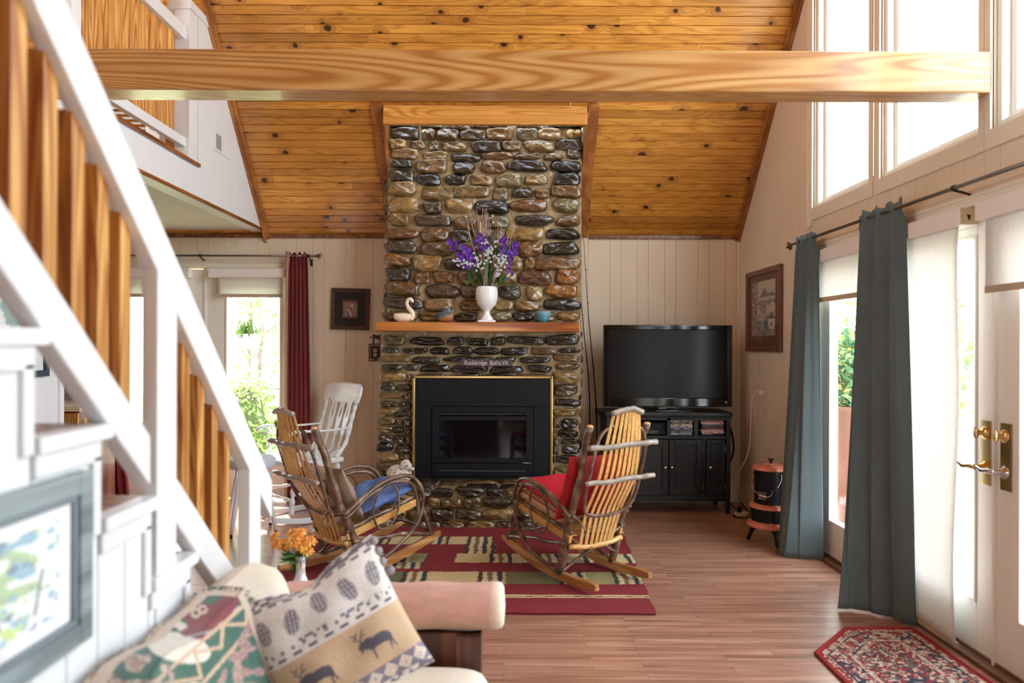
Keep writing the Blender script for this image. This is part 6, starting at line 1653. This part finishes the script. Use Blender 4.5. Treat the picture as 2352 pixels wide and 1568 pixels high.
b.build('pom_pom', mat('grey_pom', (150, 144, 150), .9), lp, smooth=True)

# end table with the bud vase
t = thing('end_table', 'small wooden end table behind the sofa arm holding the flower vase', 'table', (-.635, 2.68, 0))
MB().lathe([(0, .48), (.15, .48), (.155, .49), (.15, .50), (0, .50)], n=32).build('top', MT['redwood'], t, auto=40)
for k in range(3): a = k*2*PI/3; MB().tube([(.10*math.cos(a), .10*math.sin(a), .48), (.13*math.cos(a), .13*math.sin(a), .0)], [.014, .010], 8).build('leg', MT['redwood'], t, smooth=True)
bv = thing('bud_vase', 'small white bud vase with a checked neck, behind the throw pillow', 'vase', (-.735, 2.64, .50))
def bvc(z, k): 
    if z > .125: return L((206, 206, 204)) if (k//2+int(z*200)) % 2 else L((60, 66, 76))
    return L((238, 240, 242)) if vn(k*.9, z*160) < .80 else L((190, 150, 110))
prof = [(.0, 0), (.040, 0), (.044, .008), (.045, .025), (.040, .045), (.026, .065), (.018, .085), (.0155, .105), (.016, .125), (.017, .140), (.0175, .156), (.014, .157), (.012, .13)]
n = 36; V = [(r*math.cos(2*PI*k/n), r*math.sin(2*PI*k/n), z) for r, z in prof for k in range(n)]
MB().add(V, [(i*n+k, i*n+(k+1) % n, (i+1)*n+(k+1) % n, (i+1)*n+k) for i in range(len(prof)-1) for k in range(n)], np.array([bvc(z, k) for r, z in prof for k in range(n)])).build('body', MT['vcgloss'], bv, smooth=True)
fo = thing('orange_flowers', 'bunch of orange and yellow daisies in the white bud vase', 'flowers', (-.76, 2.64, .64))
q = random.Random(14); b = MB()
heads = [(-.062, .0, .062, .030), (-.035, .015, .055, .034), (.0, -.01, .075, .036), (.030, .0, .060, .036), (.055, .005, .072, .030), (-.012, .02, .095, .028), (.045, .01, .035, .028), (-.075, .01, .085, .024), (.018, .01, .10, .028)]
for x, y, z, r in heads: P = spline([(q.uniform(-.008, .008), q.uniform(-.008, .008), -.05), (x*.4, y*.4, z*.45), (x, y, z-.004)], 10); b.tube(P, .0016, 5, col=L((96, 134, 60)))
for k in range(40):
    a = q.uniform(0, 6.28); leafq(b, (q.uniform(-.012, .012), q.uniform(-.01, .01), q.uniform(-.005, .02)), (math.cos(a)*1.3, math.sin(a), q.uniform(-.1, .9)), q.uniform(.02, .055), .005, L(q.choice([(88, 134, 56), (110, 150, 80), (70, 112, 52)])))
b.build('stems', MT['leafv'], fo)
for x, y, z, r in heads:
    b = MB(); dn = Vector((x*4, -.5+y, .8)).normalized()
    s1 = dn.cross(Vector((0, 0, 1))).normalized(); s2 = dn.cross(s1)
    for ring, nn_, f, tl in ((1, 10, 1, -.15), (0, 8, .72, .15)):
        for k in range(nn_):
            a = 2*PI*(k+ring*.5)/nn_; d = s1*math.cos(a)+s2*math.sin(a); w_ = dn.cross(d); c0 = Vector((x, y, z)); rr_ = r*f*q.uniform(.9, 1.08)
            col = L(q.choice([(250, 196, 84), (246, 168, 72), (252, 214, 110)])); colb = L((226, 116, 62))
            V = [c0+d*rr_*.1+w_*rr_*.06, c0+d*rr_*.1-w_*rr_*.06, c0+d*rr_*.55-w_*rr_*.20+dn*rr_*(tl+.18), c0+d*rr_*.55+w_*rr_*.20+dn*rr_*(tl+.18), c0+d*rr_*.9-w_*rr_*.14+dn*rr_*tl, c0+d*rr_*.9+w_*rr_*.14+dn*rr_*tl, c0+d*rr_+dn*rr_*tl*.8]
            b.add([tuple(v) for v in V], [(0, 1, 2, 3), (3, 2, 4, 5), (5, 4, 6)], np.array([colb, colb, col, col, col, col, col]))
    b.ell((x+dn[0]*.003, y+dn[1]*.003, z+dn[2]*.003), (r*.16,)*3, n=8, m=6, col=L((236, 190, 150)))
    b.build('flower_head', MT['leafv'], fo)

# ================================================================ OUTSIDE
GRD = mat('pale_patio', (176, 170, 160), .8)
struct(MB().box(-16, 20, YB+.2, 24, -.4, -.22).build('ground_1', mat('dry_grass', (150, 156, 112), .9, var=(3, .25))))
struct(MB().box(XR+.2, 20, -8, YB+.2, -.4, -.22).build('ground_2', GRD))
def leaves(b, c, r, n, size, cols, seed=0):
    q = random.Random(seed)
    for k in range(n):
        while True:
            v = Vector((q.uniform(-1, 1), q.uniform(-1, 1), q.uniform(-1, 1)))
            if v.length < 1: break
        p = Vector(c)+Vector((v[0]*r[0], v[1]*r[1], v[2]*r[2])); d = Vector((q.uniform(-1, 1), q.uniform(-1, 1), q.uniform(-1, 1))).normalized(); e = d.cross(Vector((q.uniform(-1, 1), q.uniform(-1, 1), q.uniform(-1, 1)))).normalized(); s = size*q.uniform(.6, 1.3)
        b.add([tuple(p), tuple(p+d*s*.5+e*s*.25), tuple(p+d*s), tuple(p+d*s*.5-e*s*.25)], [(0, 1, 2, 3)], L(q.choice(cols)))
GC = [(120, 156, 70), (146, 176, 92), (100, 136, 66), (166, 184, 110)]
def tree(x, y, h, r, n, lab, seed, lean=0, lo=.3, tr=.05):
    t = thing('garden_tree', lab, 'tree', (x, y, -.22), group='bare spring trees in the garden'); q = random.Random(seed)
    b = MB(); P, R = twig([(0, 0, 0), (lean*.3, 0, h*.35), (lean*.7+q.uniform(-.1, .1), 0, h*.7), (lean, 0, h)], tr, tr*.3, 8, 24, seed, wob=.03); b.tube(P, R, 7)
    for k in range(14):
        z = q.uniform(.25, .95); i = int(z*(len(P)-1)); a = q.uniform(0, 6.28); ln = r*q.uniform(.4, 1)
        Q, S_ = twig([P[i], P[i]+np.array((math.cos(a)*ln*.5, math.sin(a)*ln*.5, ln*.35)), P[i]+np.array((math.cos(a)*ln, math.sin(a)*ln, ln*.5))], tr*.3, tr*.1, 5, 10, seed+k, wob=.02); b.tube(Q, S_, 5)
    b.build('trunk', mat('tree_bark_%d' % seed, (116, 108, 100), .9, var=(12, .3)), t)
    b = MB(); leaves(b, (lean*.7, 0, h*.68), (r, r, h*.4), n, .09, GC, seed); b.build('foliage', MT['leafv'], t)
for i, (x, y, h, r, n, ln, lab) in enumerate(((-3.25, 9.5, 3.6, .9, 500, .15, 'slender garden tree with fresh leaves seen at the left edge of the back door glass'),
      (-2.95, 10.2, 4.2, .9, 420, .05, 'straight slender tree behind the hanging basket'), (-2.62, 9.2, 3.8, .8, 420, .25, 'leaning slender tree in the middle of the back door glass'),
      (-2.25, 9.8, 4.2, .9, 420, -.3, 'slender tree leaning left at the right edge of the back door glass'), (-4.1, 11.5, 4.6, 1.2, 700, .2, 'leafy tree deeper in the garden beyond the back doors'))):
    tree(x, y, h, r, n, lab, 60+i, ln, tr=.045)
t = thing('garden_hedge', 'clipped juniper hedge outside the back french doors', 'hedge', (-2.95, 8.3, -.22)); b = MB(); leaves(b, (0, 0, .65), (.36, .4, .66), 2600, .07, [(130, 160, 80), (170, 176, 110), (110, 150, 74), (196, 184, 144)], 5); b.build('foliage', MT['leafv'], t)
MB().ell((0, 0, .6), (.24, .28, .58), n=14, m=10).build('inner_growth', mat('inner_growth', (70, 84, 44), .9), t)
t = thing('hanging_basket', 'white hanging basket of spider plant outside the back doors', 'hanging plant', (-2.46, 6.94, 1.40)); t.scale = (.7,)*3
b = MB()
prf_ = [(.0, 0), (.07, 0), (.10, .03)]+[(.105+.035*k/8+(.004 if k % 2 else 0), .03+.13*k/8) for k in range(9)]+[(.15, .165)]
b.lathe(prf_, n=24, cap=False); b.build('pot', mat('white_pot', (222, 228, 236), .5), t, auto=30)
b = MB(); q = random.Random(31)
for k in range(90):
    a = q.uniform(0, 6.28); r_ = q.uniform(.1, .24); hh = q.uniform(.02, .22); P = spline([(0, 0, .14), (r_*.5*math.cos(a), r_*.5*math.sin(a), .16+hh), (r_*math.cos(a), r_*math.sin(a), .10+hh*.4)], 8); b.tube(P, [.007]*len(P), 4, sq=.2, cap=False, col=L(q.choice(GC)))
b.build('leaves', MT['leafv'], t)
b = MB()
for k in range(3): a = k*2.1; b.tube([(.14*math.cos(a), .14*math.sin(a), .16), (0, 0, .62)], .002, 4)
b.tube([(0, 0, .62), (0, 0, 1.055)], .003, 4); b.build('hanger', MT['iron'], t)
t = thing('shed_roof', 'red brown shed roof glimpsed through the top of the back door shade', 'shed', (-4.2, 12.5, 2.15))
MB().box(-1.5, 2.2, -1.15, .9, .38, .42).build('deck', mat('porch_deck', (190, 110, 80), .8), t)
for k in range(9): MB().box(-1.4+k*.4, -1.34+k*.4, -1.15, .9, .26, .38).build('rafter', mat('porch_rafter', (150, 96, 80), .8), t)
for k in range(2): MB().box(-1.45+k*3.5, -1.36+k*3.5, .8, .9, -2.4, .38).build('post', MT['frame'], t)
t = thing('chain_link_fence', 'silver chain link fence beyond the hedge', 'fence', (-2.2, 9.0, -.22)); b = MB(); 
for k in range(46):
    x = -1.2+k*.055
    b.tube([(x, 0, 0), (x+.9, 0, 1.1)], .0035, 4, cap=False) if x+.9 < 1.4 else None
    b.tube([(x+.9, 0, 0), (x, 0, 1.1)], .0035, 4, cap=False)
b.build('mesh', MT['chrome'], t); b = MB(); b.tube([(-1.3, 0, 1.1), (2.3, 0, 1.1)], .02, 8); b.build('top_pipe', MT['chrome'], t)
for x in (-1.3, .4, 2.3): MB().tube([(x, 0, 0), (x, 0, 1.15)], .025, 8).build('post', MT['chrome'], t)
# planter and shrubs beyond the gable doors
t = thing('tall_planter', 'tall glazed brown planter holding a bush outside the far door leaf', 'planter', (3.02, 6.25, -.22))
MB().lathe([(0, 0), (.15, 0), (.17, .02), (.205, .5), (.215, .95), (.205, 1.06), (.225, 1.08), (.228, 1.13), (.20, 1.14), (.19, 1.1), (.0, 1.08)], n=32).build('pot', mat('brown_glaze', (98, 58, 50), .25, coat=.5, var=(5, .3)), t, smooth=True)
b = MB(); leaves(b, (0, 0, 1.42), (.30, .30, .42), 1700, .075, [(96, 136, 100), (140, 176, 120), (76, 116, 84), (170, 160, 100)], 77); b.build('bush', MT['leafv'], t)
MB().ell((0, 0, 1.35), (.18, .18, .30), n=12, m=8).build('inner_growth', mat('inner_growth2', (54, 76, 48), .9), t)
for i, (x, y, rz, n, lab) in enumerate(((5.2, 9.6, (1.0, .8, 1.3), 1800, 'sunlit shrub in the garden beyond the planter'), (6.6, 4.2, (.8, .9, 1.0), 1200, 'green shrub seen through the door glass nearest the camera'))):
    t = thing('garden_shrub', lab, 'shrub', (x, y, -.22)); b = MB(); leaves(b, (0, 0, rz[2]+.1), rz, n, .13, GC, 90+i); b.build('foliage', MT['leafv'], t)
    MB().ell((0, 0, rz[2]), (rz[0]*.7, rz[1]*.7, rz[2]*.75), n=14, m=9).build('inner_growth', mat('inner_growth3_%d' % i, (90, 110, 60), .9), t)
